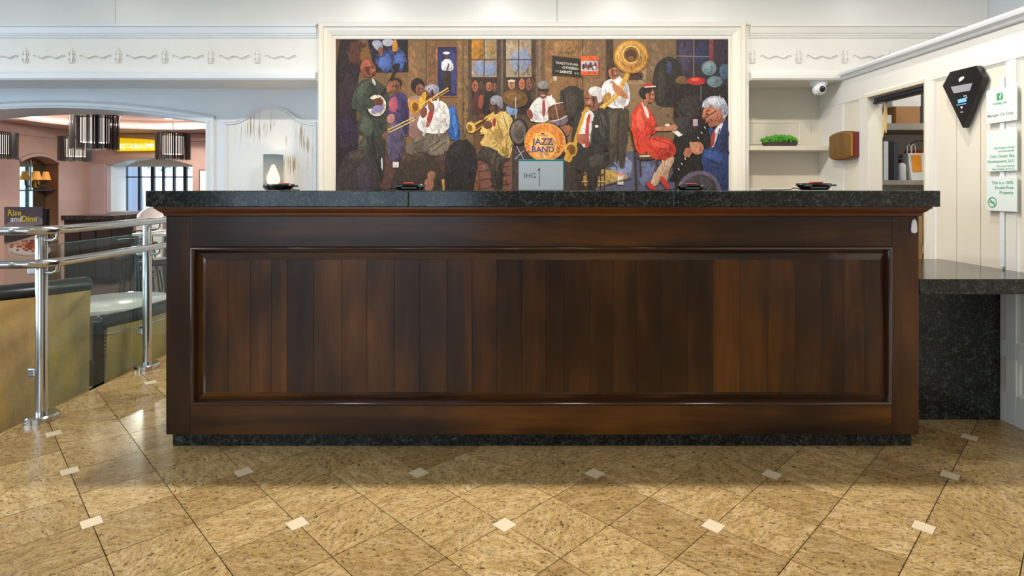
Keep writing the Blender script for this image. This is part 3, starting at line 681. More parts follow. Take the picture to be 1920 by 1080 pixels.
# wooden wall plaque with bowed top and bottom
u0, u1 = 4.20, 4.50; z0, z1 = wz(296, 4.35), wz(251, 4.35); um = (u0+u1)/2
def bow(pad, rise):
    r = [(u0+pad+(u1-u0-2*pad)*i/12, z0+pad-rise*(1-(2*i/12-1)**2)) for i in range(13)]
    return r+[(u1-pad-(u1-u0-2*pad)*i/12, z1-pad+rise*(1-(2*i/12-1)**2)) for i in range(13)]
pq = thing('wooden_plaque', 'brown wooden wall plaque with bowed edges and maroon sides on the panelled wall', 'plaque', (XR, um, z0))
MB().prism(bow(0, .018), sd, .0005, .045).build('backboard', M['maroon'], pq, bevel=.003)
MB().prism(bow(.008, .018), sd, .045, .055).build('gilt_edge', M['gold_edge'], pq)
MB().prism(bow(.012, .018), sd, .055, .062).build('face', M['plaque_wood'], pq, bevel=.002)
# kite-shaped black award
XK = XR-.035
def K(px, py):                      # photo pixel on the plane x = XK
    D = XK*F/(px-X0); return (D, wz(py, D))
kp_ = thing('award_plaque', 'black kite shaped award plaque with a silver plate and pale blue logo', 'plaque', (XR, 3.25, 1.7))
kout = [K(1767, 161), K(1781, 135), K(1830, 123), K(1843, 145), K(1805, 240)]
MB().prism(kout[::-1], side(XK), -.0345, 0).build('body', M['black_plastic'], kp_, bevel=.002)
MB().prism([K(1783, 163), K(1824, 155.5), K(1819, 170), K(1789, 175)][::-1], side(XK), .0005, .002).build('name_plate', M['silver'], kp_)
marks = [chaikin([K(1798, 154), K(1798.5, 147), K(1803, 144), K(1808, 143), K(1808, 147), K(1803, 151)], 1), [K(1801, 200), K(1806, 199), K(1803.5, 204.5)], [K(1801, 210), K(1806, 209), K(1806, 210.5), K(1801, 211)]]
marks += [[K(p, q), K(p+1.6, q-.3), K(p+1.8, q+2), K(p+.4, q+2.3)] for p, q in ((1807, 179), (1810.5, 178.5), (1812, 182))]
for mk in marks: MB().prism(mk, side(XK), .0003, .0015).build('white_mark', M['paper'], kp_)
for mk in ([K(1796, 187), K(1811, 183), K(1813, 190), K(1797, 194)], [K(1794, 196.5), K(1812, 193.5), K(1812, 195), K(1794, 198)]): MB().prism(mk, side(XK), .0003, .0015).build('blue_mark', M['blue_ink'], kp_)
# three acrylic notices on a strip
def N_(px, py, x=XR-.014): D = x*F/(px-X0); return (D, wz(py, D))
bz = [N_(1877, 150)[0], N_(1879, 150)[0]]
bars = MB().prism([(2.958, .80), (2.985, .80), (2.985, 1.78), (2.958, 1.78)], sd, .0005, .006).build('notice_strip', M['sign_face'])
tag(bars, 'thin grey metal strip holding the three notices on the wall', 'bracket')
flipn = lambda px, py: N_(px, py)
def notice(z0, z1, label, lines, logo):
    ua, ub = N_(1906, 0)[0], N_(1849, 0)[0]
    t = thing('wall_notice', label, 'notice', (XR-.012, (ua+ub)/2, z0), 0, 'notices on the panelled wall')
    MB().prism([(ua, z0), (ub, z0), (ub, z1), (ua, z1)], sd, .007, .013).build('plate', M['sign_white'], t, bevel=.001)
    fn = lambda u, v, h: (XR-.0134-h, ub-u*(ub-ua), z0+v*(z1-z0))     # u 0..1 left to right as read
    for (s_, u, v, sz, al, mt) in lines:
        m_ = MB().text(s_, lambda a, b, h, u=u, v=v, al=al: (XR-.0134, ub-u*(ub-ua)-a, z0+v*(z1-z0)+b), 0, 0, sz, align=al, bold=.018)
        m_.build('lettering', M[mt], t)
    if logo: logo(t, fn)
    return t
za = [N_(1877, p)[1] for p in (165, 229, 243, 321, 331, 396)]
def hol(t, fn):
    m_ = MB(); m_.prism([(.36, .66), (.56, .66), (.56, .86), (.36, .86)], fn, 0, .0006); m_.build('logo', M['green_ink'], t)
    m_ = MB(); m_.prism(chaikin([(.46, .69), (.50, .69), (.50, .78), (.54, .83), (.50, .84), (.45, .77)], 1), fn, .0006, .001); m_.build('logo_mark', M['sign_white'], t)
def nosmoke(t, fn):
    m_ = MB(); cx_, cy_ = .21, .25; asp = (za[5]-za[4])/(N_(1849,0)[0]-N_(1906,0)[0]); asp = abs(asp)
    ring = [(cx_+.15*math.cos(a), cy_+.15/asp*math.sin(a)) for a in [2*math.pi*i/28 for i in range(28)]]
    r2 = [(cx_+.125*math.cos(a), cy_+.125/asp*math.sin(a)) for a in [2*math.pi*i/28 for i in range(28)]]
    vs = [fn(u, v, .0006) for u, v in ring+r2]; m_.add(vs, [(i, (i+1) % 28, (i+1) % 28+28, i+28) for i in range(28)])
    m_.prism([(cx_-.10, cy_+.07/asp), (cx_-.08, cy_+.10/asp), (cx_+.10, cy_-.07/asp), (cx_+.08, cy_-.10/asp)], fn, 0, .0006)
    m_.prism([(cx_-.09, cy_-.015/asp), (cx_+.07, cy_-.015/asp), (cx_+.07, cy_+.02/asp), (cx_-.09, cy_+.02/asp)], fn, 0, .0007)
    m_.build('no_smoking_symbol', M['green_ink'], t)
wN = abs(N_(1849,0)[0]-N_(1906,0)[0]); s1 = wN
notice(za[1], za[0], 'topmost white notice with a square green logo on the panelled wall', [('Holiday Inn', .46, .53, s1*.105, 'CENTER', 'green_ink'), ('Manager On Duty', .47, .19, s1*.118, 'CENTER', 'grey_ink')], hol)
notice(za[3], za[2], 'middle white notice of green lettering without any symbol on the panelled wall', [('This Property Owned', .93, .54, s1*.075, 'RIGHT', 'green_ink'), ('and Operated By', .93, .46, s1*.075, 'RIGHT', 'green_ink'), ('Civic Center Site', .93, .33, s1*.115, 'RIGHT', 'green_ink'), ('Development, LLC', .93, .21, s1*.115, 'RIGHT', 'green_ink'), ('330 Loyola Avenue', .93, .10, s1*.075, 'RIGHT', 'green_ink'), ('New Orleans LA 70112', .93, .03, s1*.075, 'RIGHT', 'green_ink')], None)
notice(za[5], za[4], 'lowest white notice with a round green no smoking symbol', [('This is a 100%', .90, .78, s1*.125, 'RIGHT', 'green_ink'), ('Smoke-Free', .90, .64, s1*.125, 'RIGHT', 'green_ink'), ('Property', .90, .50, s1*.125, 'RIGHT', 'green_ink')], nosmoke)
# ================================================================ closet behind the doorway
DCL = 4.32
cl = thing('storage_shelving', 'grey closet shelving seen through the doorway in the panelled wall', 'shelves', (3.1, 4.5, 0))
zs1, zs2 = wz(231, DCL), wz(338, DCL)
for z, th in ((zs1, .05), (zs2, .035), (.75, .035), (.35, .035)): MB().box(2.78, 3.6, DCL, 4.72, z-th, z).build('shelf_board', M['shelf_grey'], cl, bevel=.002)
for x in (2.76, 3.6): MB().box(x, x+.02, DCL+.01, 4.72, .001, 2.0).build('upright', M['shelf_grey'], cl)
def cbox(px0, px1, py0, py1, D, dep, mt, name, label, cat, zb):
    x0, x1 = wx(px0, D), wx(px1, D); zt2 = zb+(wz(py0, D)-wz(py1, D))
    return tag(MB().box(x0, x1, D, D+dep, zb+.0005, zt2).build(name, M[mt], bevel=.004), label, cat), zt2
o, zk = cbox(1680, 1726, 197, 229, 4.36, .25, 'kraft', 'cardboard_box', 'brown cardboard box on the upper closet shelf', 'box', zs1)
cbox(1673, 1727, 171, 195, 4.36, .25, 'paper', 'white_box', 'flat white box lying on top of the brown cardboard box', 'box', zk)
cbox(1654, 1672, 213, 229, 4.34, .1, 'paper', 'small_box', 'small white box beside the brown cardboard box', 'box', zs1)
cbox(1727, 1742, 168, 229, 4.36, .2, 'slate', 'file_case', 'tall dark grey file case beside the cardboard box', 'case', zs1)
for k, (a, b, y0, mt, lab) in enumerate(((1657, 1666, 264, 'sign_face', 'thin pale grey binder with printed spine on the closet shelf'), (1667, 1675, 263, 'black_plastic', 'black binder between the pale grey and charcoal binders'), (1675.5, 1684, 263, 'slate', 'charcoal binder beside the white pump bottle'))):
    ob, _ = cbox(a, b, y0, 337, 4.35, .26, mt, 'binder', lab, 'binder', zs2); ob['group'] = 'binders on the closet shelf'
cbox(1685, 1698, 281, 300, 4.5, .03, 'paper', 'framed_card', 'small white framed card standing behind the pump bottle', 'card', zs2+.06)
bpy.data.objects['framed_card'].location.z = -.06
bt = thing('pump_bottle', 'white pump bottle on the closet shelf beside the paper bag', 'bottle', (wx(1694, 4.36), 4.38, zs2)); bc = (wx(1694, 4.36), 4.38, zs2)
MB().lathe([(0, .001), (.026, .001), (.028, .01), (.028, .11), (.022, .128), (.010, .134), (0, .134)], bc, 20).build('body', M['white_plastic'], bt, True)
MB().lathe([(.011, .134), (.011, .15), (.004, .15), (.004, .17), (0, .17)], bc, 14).build('pump', M['navy'], bt, True)
MB().tube([(bc[0], bc[1], zs2+.168), (bc[0]-.03, bc[1], zs2+.163)], .005, 8).build('nozzle', M['navy'], bt)
pb = thing('paper_bag', 'white paper gift bag with an orange square on the closet shelf', 'bag', (wx(1722, 4.36), 4.36, zs2)); x0, x1 = wx(1706, 4.36), wx(1740, 4.36); zb_ = wz(287, 4.36)
mb = MB(); mb.add([(x0+.015, 4.36, zs2+.001), (x1, 4.36, zs2+.001), (x1, 4.44, zs2+.001), (x0+.015, 4.44, zs2+.001), (x0-.012, 4.365, zb_), (x1, 4.365, zb_), (x1, 4.43, zb_), (x0-.012, 4.43, zb_)], [(3,2,1,0),(0,1,5,4),(1,2,6,5),(2,3,7,6),(3,0,4,7)]); mb.build('bag_body', M['paper'], pb)
mb = MB(); mb.prism([(x0+.022, zs2+.065), (x0+.092, zs2+.068), (x0+.082, zb_-.012), (x0+.012, zb_-.014)], front(4.3605), .001, .003); mb.build('orange_square', M['orange_note'], pb)
for dy in (.0, .05): MB().tube([(x0+.02, 4.37+dy, zb_-.005), (x0+.022, 4.37+dy, zb_+.055), (x0+.034, 4.37+dy, zb_+.07), (x0+.046, 4.37+dy, zb_+.055), (x0+.052, 4.37+dy, zb_-.005)], .0035, 6).build('handle', M['paper'], pb, True)
pk = thing('orange_bucket', 'round orange pumpkin bucket with wire handle behind the paper bag', 'bucket', (wx(1728, 4.56), 4.58, zs2)); kc = (wx(1728, 4.56), 4.58, zs2)
MB().lathe([(0, .001), (.07, .004), (.125, .05), (.15, .12), (.14, .19), (.10, .235), (.085, .24), (.08, .22)], kc, 24).build('bowl', M['orange'], pk, True)
MB().tube([(kc[0]+.12*math.cos(a), kc[1], zs2+.2+.12*math.sin(a)) for a in [math.pi*i/12 for i in range(13)]], .003, 6).build('wire_handle', M['black_metal'], pk, True)
rs = thing('roller_shutter', 'dark rolled up shutter bar under the doorway head', 'shutter', (XR+.05, 3.8, 1.82))
MB().tube([(XR+.055, 3.535, 1.835), (XR+.055, 4.09, 1.835)], .018, 12).build('roll', M['slate'], rs, True)
MB().box(XR+.03, XR+.08, 3.535, 4.09, 1.809, 1.82).build('bottom_bar', M['black_metal'], rs)
# tasselled cord hanging at the doorway
tc_ = MB(); rr = random.Random(5); xx, yy = XR+.055, 4.0
for k in range(9): tc_.tube([(xx+rr.uniform(-.012, .012), yy+rr.uniform(-.01, .01), 1.81), (xx+rr.uniform(-.02, .02), yy, 1.7), (xx+rr.uniform(-.02, .012), yy, 1.60+rr.uniform(-.05, .03))], .004, 5)
tag(tc_.build('straw_tassel', mat('straw', '#cdb27c', .8), smooth=True), 'straw coloured tassel hanging inside the doorway', 'tassel')
sr = thing('wooden_rack', 'pale wooden rack with an orange brown ledge beside the desk end', 'rack', (2.46, 3.68, 0))
x0 = wx(1716, 3.62); x1 = wx(1729, 3.62)
MB().box(x0, x1, 3.62, 3.66, .001, wz(406, 3.62)).build('post', M['pale_wood'], sr)
MB().box(x0, x0+.03, 3.95, 3.99, .001, wz(406, 3.62)).build('post', M['pale_wood'], sr)
MB().box(x0, XR-.02, 3.60, 4.0, wz(453, 3.6), wz(443, 3.6)).build('ledge', mat('orange_wood', '#b06a2c', .4), sr)
# ================================================================ mural in its moulded frame
DM = DB-.004
mu = thing('mural_painting', 'large framed mural of a seated jazz band with singers and foreground heads', 'painting', (.16, DB, 1.0))
FX0, FX1, FZ = wx(630, DM), wx(1365, DM), wz(74, DM)
fprof = [(0, 0), (0, .012), (-.012, .016), (-.018, .010), (-.026, .010), (-.030, .018), (-.062, .030), (-.085, .034), (-.090, .044), (-.118, .046), (-.128, .03), (-.134, 0)]
fprof = [(a, h) for a, h in fprof]
ZF_ = .12
for nm, pts in (('frame_upright', [(FX1, ZF_), (FX1, FZ), None]), ('frame_head', [None, (FX1, FZ), (FX0, FZ), None]), ('frame_upright', [None, (FX0, FZ), (FX0, ZF_)])):
    mb = MB(); vs = []; full = [(FX1, ZF_), (FX1, FZ), (FX0, FZ), (FX0, ZF_)]
    i0 = {'frame_head': 1}.get(nm, 0 if pts[0] else 2)
    prs = []
    for i in (i0, i0+1):
        p = Vector(full[i]); nl = []
        if i > 0: d = (p-Vector(full[i-1])).normalized(); nl.append(Vector((-d.y, d.x)))
        if i < 3: d = (Vector(full[i+1])-p).normalized(); nl.append(Vector((-d.y, d.x)))
        m_ = nl[0] if len(nl) == 1 else (nl[0]+nl[1])
        prs.append([(p+m_*o_, h) for o_, h in fprof])
    fn = front(DB); k = len(fprof)
    mb.add([fn(q.x, q.y, h) for pr in prs for q, h in pr], [(q, q+k, q+k+1, q+1) for q in range(k-1)]+[tuple(range(k)), tuple(reversed(range(k, 2*k)))])
    mb.build(nm, M['cream_paint'] if nm == 'frame_upright' else M['white_paint'], mu)
    M['frame'] = M['white_paint']
cv = MB(); LAY = [0]
def fm(u, v, h): return (u, DM-h, v)
RS = random.Random(21)
def inside(p, poly):
    r = False; j = len(poly)-1
    for i in range(len(poly)):
        (x1, y1), (x2, y2) = poly[i], poly[j]
        if (y1 > p[1]) != (y2 > p[1]) and p[0] < (x2-x1)*(p[1]-y1)/(y2-y1)+x1: r = not r
        j = i
    return r
PXW = DM/F                                   # one photo pixel on the canvas
def layer(d): LAY[0] += d; return LAY[0]
HATCH = set('59604f 586050 2b2f29 56564a 857865 54493e b9b2ac c8c2bc 584c40 a88a4d dcc488 9c7e44 bcb6b2 5e5444 b8b4b2 4d4a44 4d4d46 d9553e e0664e a8321f 3f5a92 1e2b4a 5b4a42 47404a 5a4a34 33302e 5488c4 8b98b4 8f9ab2 4c423a 3f3d36 3a3430 5873b0 3c4b7c 4a4258 33395c 8d94ae 6f7594 41477c 332a46 3d2a34 37293f 5e3a28 8c6430 e8cf90 8fa3a8 c08468 504640 8a6a62'.split())                 # patches of light or shade brushed over a form rather than filled
def add(pts, col, off=None, sm=2):
    pts = [(wx(x, DM), wz(y, DM)) for x, y in pts]
    if sm and len(pts) < 24: pts = chaikin(pts, 1 if sm else 0)
    for f in (lambda p: p[0]-FX0, lambda p: FX1-p[0], lambda p: FZ-p[1]): pts = clip(pts, f)
    if len(pts) < 3: return
    base = lin(col); base = tuple(((.88*x+.12*y)**1.13)*1.02 for x, y in zip(base[:3], (.08, .05, .03)))+(1,); hb = col[1:] in HATCH
    if not hb: cv.flat(pts, fm, layer(4e-6), 0, base)
    us = [p[0] for p in pts]; vs = [p[1] for p in pts]; u0, u1, v0, v1 = min(us), max(us), min(vs), max(vs)
    ar = abs(sum(pts[k-1][0]*pts[k][1]-pts[k][0]*pts[k-1][1] for k in range(len(pts))))/2/PXW**2
    if ar < 14: return
    n = int(min(190, ar/(2.2 if hb else 5))); ang = RS.uniform(.9, 2.2); big = min(2.2, max(.7, ar**.5/18))
    for _ in range(n):                        # visible brush strokes, lighter where the painter lit the form
        p = (RS.uniform(u0, u1), RS.uniform(v0, v1))
        if not inside(p, pts): continue
        a_ = ang+RS.gauss(0, .35); L = RS.uniform(1.6, 4.2)*PXW*big; w_ = RS.uniform(.45, 1.0)*PXW*big
        d = (math.cos(a_)*L, math.sin(a_)*L); q = (-math.sin(a_)*w_, math.cos(a_)*w_)
        if RS.random() < (1 if sm == 0 else .55 if hb else .82) and not (inside((p[0]+d[0], p[1]+d[1]), pts) and inside((p[0]-d[0], p[1]-d[1]), pts)): continue
        k = 1+.55*(.5-(p[0]-u0)/(u1-u0+1e-9))+.6*((p[1]-v0)/(v1-v0+1e-9)-.5)+RS.uniform(-.42, .36); k = max(.3, k)
        if hb: k = 1+(k-1)*.4
        c3 = tuple(max(0, min(1, base[i]*k*(1+RS.uniform(-.10, .10)))) for i in range(3))+(1,)
        if p[1]+d[1] > FZ or p[1]-d[1] > FZ or not FX0 < p[0]-abs(d[0]) < p[0]+abs(d[0]) < FX1: continue
        h = layer(7e-7)
        cv.add([fm(p[0]-d[0], p[1]-d[1], h), fm(p[0]-d[0]*.4+q[0], p[1]-d[1]*.4+q[1], h), fm(p[0]+d[0]*.5+q[0], p[1]+d[1]*.5+q[1], h), fm(p[0]+d[0], p[1]+d[1], h), fm(p[0]+d[0]*.4-q[0], p[1]+d[1]*.4-q[1], h), fm(p[0]-d[0]*.5-q[0], p[1]-d[1]*.5-q[1], h)], [(0,1,2,3,4,5)], 0, c3)
class R:                                     # painter for one third of the picture, in sketch units of 1/3.6 px
    def __init__(s, ox): s.o = ox
    def q(s, p): return (s.o+p[0]/3.6, 60+p[1]/3.6)
    def p(s, col, *pts, sm=2): add([s.q(p) for p in pts], col, sm=sm)
    def r(s, col, x0, y0, x1, y1): add([s.q(p) for p in ((x0, y0), (x1, y0), (x1, y1), (x0, y1))], col, sm=0)
    def e(s, col, cx, cy, rx, ry, rot=0): add([s.q(p) for p in ell(cx, cy, rx, ry, rot, 26)], col, sm=0)
    def l(s, col, w_, *pts):
        pts = [Vector(p) for p in pts]; a = []; b = []
        for i, p in enumerate(pts):
            d = ((pts[i+1] if i < len(pts)-1 else p)-(pts[i-1] if i else p)).normalized(); n_ = Vector((-d.y, d.x))*w_/2
            a.append(tuple(p+n_)); b.append(tuple(p-n_))
        add([s.q(p) for p in a+b[::-1]], col, sm=0)
    def t(s, body, col, x, y, size, rot=0, align='LEFT', bold=0, sx=1):
        u, v = s.q((x, y)); sz = size/3.6/F*DM
        cv.text(body, fm, wx(u, DM), wz(v, DM), sz, layer(4e-6), lin(col), 0, align, sx, rot, bold)
    def face(s, cx, cy, rx, ry, yaw, dark, light, rot=0):     # brows, eyes, nose, mouth and a lit cheek on a painted head
        cr, sr = math.cos(rot), math.sin(rot); T = lambda u, v: (cx+(u*rx)*cr-(v*ry)*sr, cy+(u*rx)*sr+(v*ry)*cr)
        s.p(dark, T(-.9*yaw-.1, -.5), T(-.95*yaw, .2), T(-.5*yaw, .9), T(-.35*yaw, .2), T(-.3*yaw, -.5)); s.p(light, T(.3*yaw, -.75), T(.55*yaw, -.45), T(.3*yaw, -.3), T(0, -.6))
        for e_ in (-.42, .32): s.l(dark, ry*.11, T(yaw*.25+e_-.2, -.2), T(yaw*.25+e_, -.27), T(yaw*.25+e_+.2, -.2)); s.e('#16100e', *T(yaw*.25+e_, -.06), rx*.13, ry*.06, rot)
        s.l(light, rx*.16, T(yaw*.3, -.12), T(yaw*.42, .22)); s.l(dark, ry*.07, T(yaw*.22, .28), T(yaw*.55, .27)); s.l(dark, ry*.10, T(yaw*.28-.28, .55), T(yaw*.28, .52), T(yaw*.28+.28, .55)); s.e(light, *T(yaw*.62, .22), rx*.16, ry*.13, rot)
    def hand(s, cx, cy, an, size, col, dark):
        ca_, sa_ = math.cos(an), math.sin(an); T = lambda u, v: (cx+size*(u*ca_-v*sa_), cy+size*(u*sa_+v*ca_))
        for k in range(4): s.l(dark, size*.30, T(.1, -.62+.42*k), T(1.12-.1*abs(k-1.3), -.55+.36*k)); s.l(col, size*.22, T(.1, -.66+.42*k), T(1.1-.1*abs(k-1.3), -.59+.36*k))
        s.l(col, size*.28, T(-.3, -.6), T(.35, -1.05))
a, b, c = R(620), R(860), R(1090)
a.r('#6b4c33', 20, 40, 2720, 1250)
# --- walls of the painted room
a.r('#82623f', 190, 40, 960, 900); a.r('#8a6a48', 520, 40, 660, 900); a.r('#7b5a3c', 660, 40, 720, 900)
a.p('#2a1f24', (20, 40), (210, 40), (215, 210), (160, 420), (190, 760), (180, 1250), (20, 1250), sm=1)
a.p('#3d2a34', (60, 330), (150, 260), (180, 420), (120, 560), (60, 560)); a.p('#37293f', (40, 560), (180, 590), (190, 760), (60, 800)); a.p('#5e3a28', (120, 60), (240, 60), (235, 160), (160, 220), (120, 180)); a.p('#8c6430', (190, 130), (250, 90), (250, 180), (205, 210))
for x in (645, 880, 915): a.l('#5d452c', 7, (x, 40), (x, 800))
b.r('#8a6c49', -10, 40, 70, 780); b.r('#735a3d', 20, 40, 36, 760); b.r('#584737', 65, 40, 525, 600)
b.r('#a4917c', 88, 40, 256, 306); b.r('#a8947a', 320, 40, 490, 306); b.p('#b9822f', (88, 50), (168, 50), (166, 190), (88, 186), sm=0)
b.p('#8b98b4', (100, 200), (250, 200), (250, 300), (100, 290)); b.p('#8f9ab2', (335, 150), (480, 100), (484, 280), (350, 250)); b.p('#a88a58', (190, 60), (250, 60), (250, 180), (190, 160))
b.r('#3a2b22', 88, 312, 258, 560); b.r('#40302a', 322, 312, 492, 560)
for x in (172, 405): b.l('#4a3a2c', 7, (x, 40), (x, 440))
for y in (187, 308): b.l('#4a3a2c', 7, (66, y), (520, y))
b.r('#4c3f33', 258, 40, 320, 560); b.r('#75614c', 285, 40, 300, 560)
for x, y, w_, h_, k in ((112, 365, 21, 38, '#a8694c'), (152, 360, 17, 30, '#5a3c34'), (205, 368, 22, 32, '#a56e52'), (241, 372, 16, 30, '#835844'), (357, 352, 25, 34, '#b08162'), (427, 352, 21, 38, '#b56e4a'), (474, 352, 20, 42, '#8c563f')): b.e('#2b1f1b', x, y-14, w_+3, h_-6); b.e(k, x, y, w_, h_)
b.p('#d8cdb8', (330, 325), (380, 322), (382, 336), (332, 338)); b.p('#54302a', (92, 410), (150, 420), (165, 560), (88, 560)); b.e('#9a5238', 150, 470, 17, 48, .1); b.p('#231d1d', (170, 410), (250, 400), (262, 560), (170, 560)); b.p('#2e2624', (400, 410), (490, 390), (492, 560), (420, 560))
b.p('#7f96bf', (325, 460), (395, 500), (400, 560), (322, 560))
b.r('#6f5a45', 520, 40, 580, 720); b.r('#8a735a', 540, 40, 552, 720); b.r('#8f6b46', 580, 40, 838, 760); b.r('#a07a4e', 640, 60, 800, 160); b.l('#5c3b2a', 10, (838, 40), (838, 700))
c.r('#87694a', 12, 40, 165, 800); c.r('#4b382b', 165, 40, 215, 800); c.r('#8d7453', 215, 40, 640, 900); c.r('#7b6448', 440, 40, 640, 900)
c.r('#a08360', 300, 250, 435, 352); c.r('#4a3526', 322, 275, 412, 326)
# --- floor of the stage
a.p('#5a4038', (180, 800), (960, 760), (960, 1250), (180, 1250), sm=0); b.p('#7a5446', (60, 800), (380, 790), (400, 1250), (60, 1250), sm=0)
for y in (880, 930, 990, 1050): b.l('#4b2f2a', 7, (100, y+20), (350, y-25))
b.p('#4a3a34', (360, 760), (960, 760), (960, 1250), (360, 1250), sm=0); c.p('#5b5c72', (150, 820), (640, 780), (640, 1250), (0, 1250), sm=0); c.p('#8d94ae', (190, 930), (240, 860), (330, 840), (350, 960), (240, 1040)); c.p('#6f7594', (380, 900), (480, 880), (500, 980), (400, 1060)); c.p('#b99a5a', (10, 940), (170, 920), (340, 975), (180, 1030), (20, 1060))
# --- pictures hung on the painted wall
a.p('#251d2c', (245, 40), (520, 40), (524, 270), (300, 272), sm=0); a.p('#3c4b7c', (300, 140), (512, 100), (512, 262), (312, 262)); a.p('#5873b0', (330, 165), (400, 150), (410, 255), (320, 255)); a.p('#5873b0', (430, 150), (490, 135), (500, 240), (440, 255))
a.p('#a7aab8', (270, 60), (345, 55), (355, 125), (310, 130)); a.p('#b9b4bf', (345, 50), (430, 50), (420, 95), (360, 98)); a.p('#915844', (315, 108), (355, 100), (352, 165), (332, 160)); a.p('#cf922c', (427, 50), (447, 50), (458, 132), (412, 132), sm=1)
a.r('#93633f', 712, 92, 860, 440); a.r('#2a2e58', 722, 101, 851, 431); a.p('#41477c', (800, 120), (848, 130), (846, 420), (815, 420)); a.p('#dcdadd', (745, 222), (764, 184), (805, 182), (832, 228), (824, 264), (752, 264)); a.e('#5a392b', 784, 163, 15, 18); a.e('#e2e0e2', 782, 143, 23, 10); a.l('#3a2c28', 8, (786, 260), (800, 215)); a.p('#3a2a22', (756, 262), (816, 262), (815, 420), (796, 420), (786, 320), (776, 420), (759, 420), sm=1)
b.p('#4a3a26', (630, 160), (833, 182), (833, 311), (628, 293), sm=0); b.p('#25231d', (638, 169), (826, 189), (826, 303), (636, 285), sm=0)
b.t('TRADITIONAL', '#d8d0bc', 652, 216, 23, -.09); b.t('$2', '#b9b098', 786, 228, 20, -.09); b.t('OTHERS', '#d8d0bc', 698, 248, 25, -.09, bold=.01); b.t('$5', '#b9b098', 790, 255, 20, -.09); b.t('THE', '#a8a088', 648, 268, 15, -.09); b.t('SAINTS', '#e0d8c4', 680, 276, 26, -.09, bold=.01); b.t('$10', '#b9b098', 780, 285, 20, -.09)
b.r('#d9642a', 824, 163, 942, 293); b.r('#b9b6b8', 828, 196, 938, 266)
for k, (x, y) in enumerate(((842, 235), (858, 228), (874, 238), (890, 225), (906, 240), (922, 226))): b.e(('#3c3436', '#6a5a58', '#8a2f2c')[k % 3], x, y, 9, 20)
b.e('#dedad4', 915, 240, 9, 10); b.r('#cdbfa6', 640, 302, 662, 330)
b.p('#37302b', (684, 420), (700, 385), (762, 358), (832, 385), (846, 430), (846, 660), (690, 620), sm=1); b.p('#4c423a', (720, 420), (780, 400), (800, 560), (730, 560))
# --- coat rack, window, piano and hats on the right
c.p('#37303c', (640, 40), (1000, 40), (1000, 380), (640, 340), sm=0); c.p('#4a4258', (660, 60), (745, 60), (745, 155), (700, 290), (660, 250)); c.p('#33395c', (765, 70), (850, 70), (850, 190), (765, 230)); c.l('#857a78', 6, (757, 40), (757, 300)); c.l('#857a78', 6, (640, 163), (870, 168)); c.p('#83414a', (862, 40), (890, 40), (890, 230), (862, 200), sm=0)
c.p('#2d2a25', (478, 320), (500, 225), (545, 180), (595, 162), (650, 190), (690, 260), (698, 500), (510, 512), (484, 420), sm=2); c.p('#3f3d36', (520, 240), (560, 200), (560, 480), (520, 470)); c.p('#3d4a6c', (572, 200), (612, 198), (600, 285), (582, 285))
c.p('#211e1d', (628, 350), (800, 340), (1000, 362), (1000, 1250), (660, 1250), (600, 820), (640, 640), (620, 560), sm=0); c.p('#3a3430', (640, 470), (795, 400), (800, 600), (640, 610)); c.l('#7c8288', 5, (806, 365), (806, 470))
c.p('#75583c', (632, 330), (650, 300), (700, 295), (725, 335), (715, 352), (640, 348)); c.e('#b8322a', 775, 332, 62, 27); c.e('#e0604c', 765, 322, 28, 10); c.e('#74878c', 860, 245, 50, 49); c.e('#8fa3a8', 850, 232, 28, 26); c.e('#6d8087', 898, 336, 52, 38); c.e('#4b6274', 966, 268, 38, 52)
c.p('#dcd8d0', (558, 628), (585, 618), (684, 695), (655, 708), sm=0); c.p('#3e3a38', (600, 600), (700, 560), (760, 660), (700, 715)); c.r('#b89aa4', 752, 588, 785, 636)
# --- woman and man behind the trombone
a.e('#241818', 588, 362, 47, 50); a.e('#94604a', 604, 388, 29, 36); a.p('#a88270', (515, 460), (560, 425), (640, 440), (660, 700), (540, 745), (505, 560)); a.p('#8a6a62', (540, 600), (640, 600), (640, 740), (540, 740))
a.e('#2a2021', 440, 345, 42, 36); a.e('#83563c', 436, 372, 35, 46); a.l('#2a2222', 7, (415, 365), (470, 365)); a.p('#4b3b6a', (380, 450), (430, 420), (500, 405), (528, 490), (534, 700), (480, 705), (380, 620)); a.p('#b65f6b', (392, 455), (446, 430), (455, 535), (398, 545)); a.p('#5b5068', (375, 620), (505, 620), (495, 820), (440, 890), (385, 860)); a.p('#332a46', (470, 440), (520, 470), (520, 690), (490, 690)); a.e('#b88076', 408, 585, 26, 34, .4)
# --- banjo player
a.p('#34342c', (186, 690), (372, 690), (366, 850), (356, 1000), (318, 1000), (300, 830), (285, 960), (215, 960), sm=1); a.p('#56564a', (200, 720), (250, 720), (250, 900), (215, 900)); a.p('#c9ccc8', (340, 850), (352, 850), (354, 940), (344, 920))
a.p('#3f463b', (138, 505), (155, 420), (168, 368), (215, 322), (290, 312), (360, 362), (402, 420), (385, 520), (378, 700), (180, 706), (188, 610), (205, 530), (150, 525)); a.p('#59604f', (175, 390), (215, 345), (250, 340), (225, 450), (180, 470)); a.p('#2b2f29', (255, 330), (300, 360), (312, 420), (270, 410)); a.p('#586050', (220, 560), (290, 590), (290, 690), (200, 690)); a.p('#cfc9c0', (276, 308), (304, 330), (306, 372), (284, 340))
a.e('#8b4a37', 252, 246, 50, 62, -.2); a.e('#b86a4c', 240, 214, 30, 22, -.3); a.e('#a5593f', 288, 262, 18, 32, .15); a.p('#4a281f', (272, 236), (300, 246), (298, 256), (272, 248)); a.e('#5c2f24', 290, 286, 12, 7)
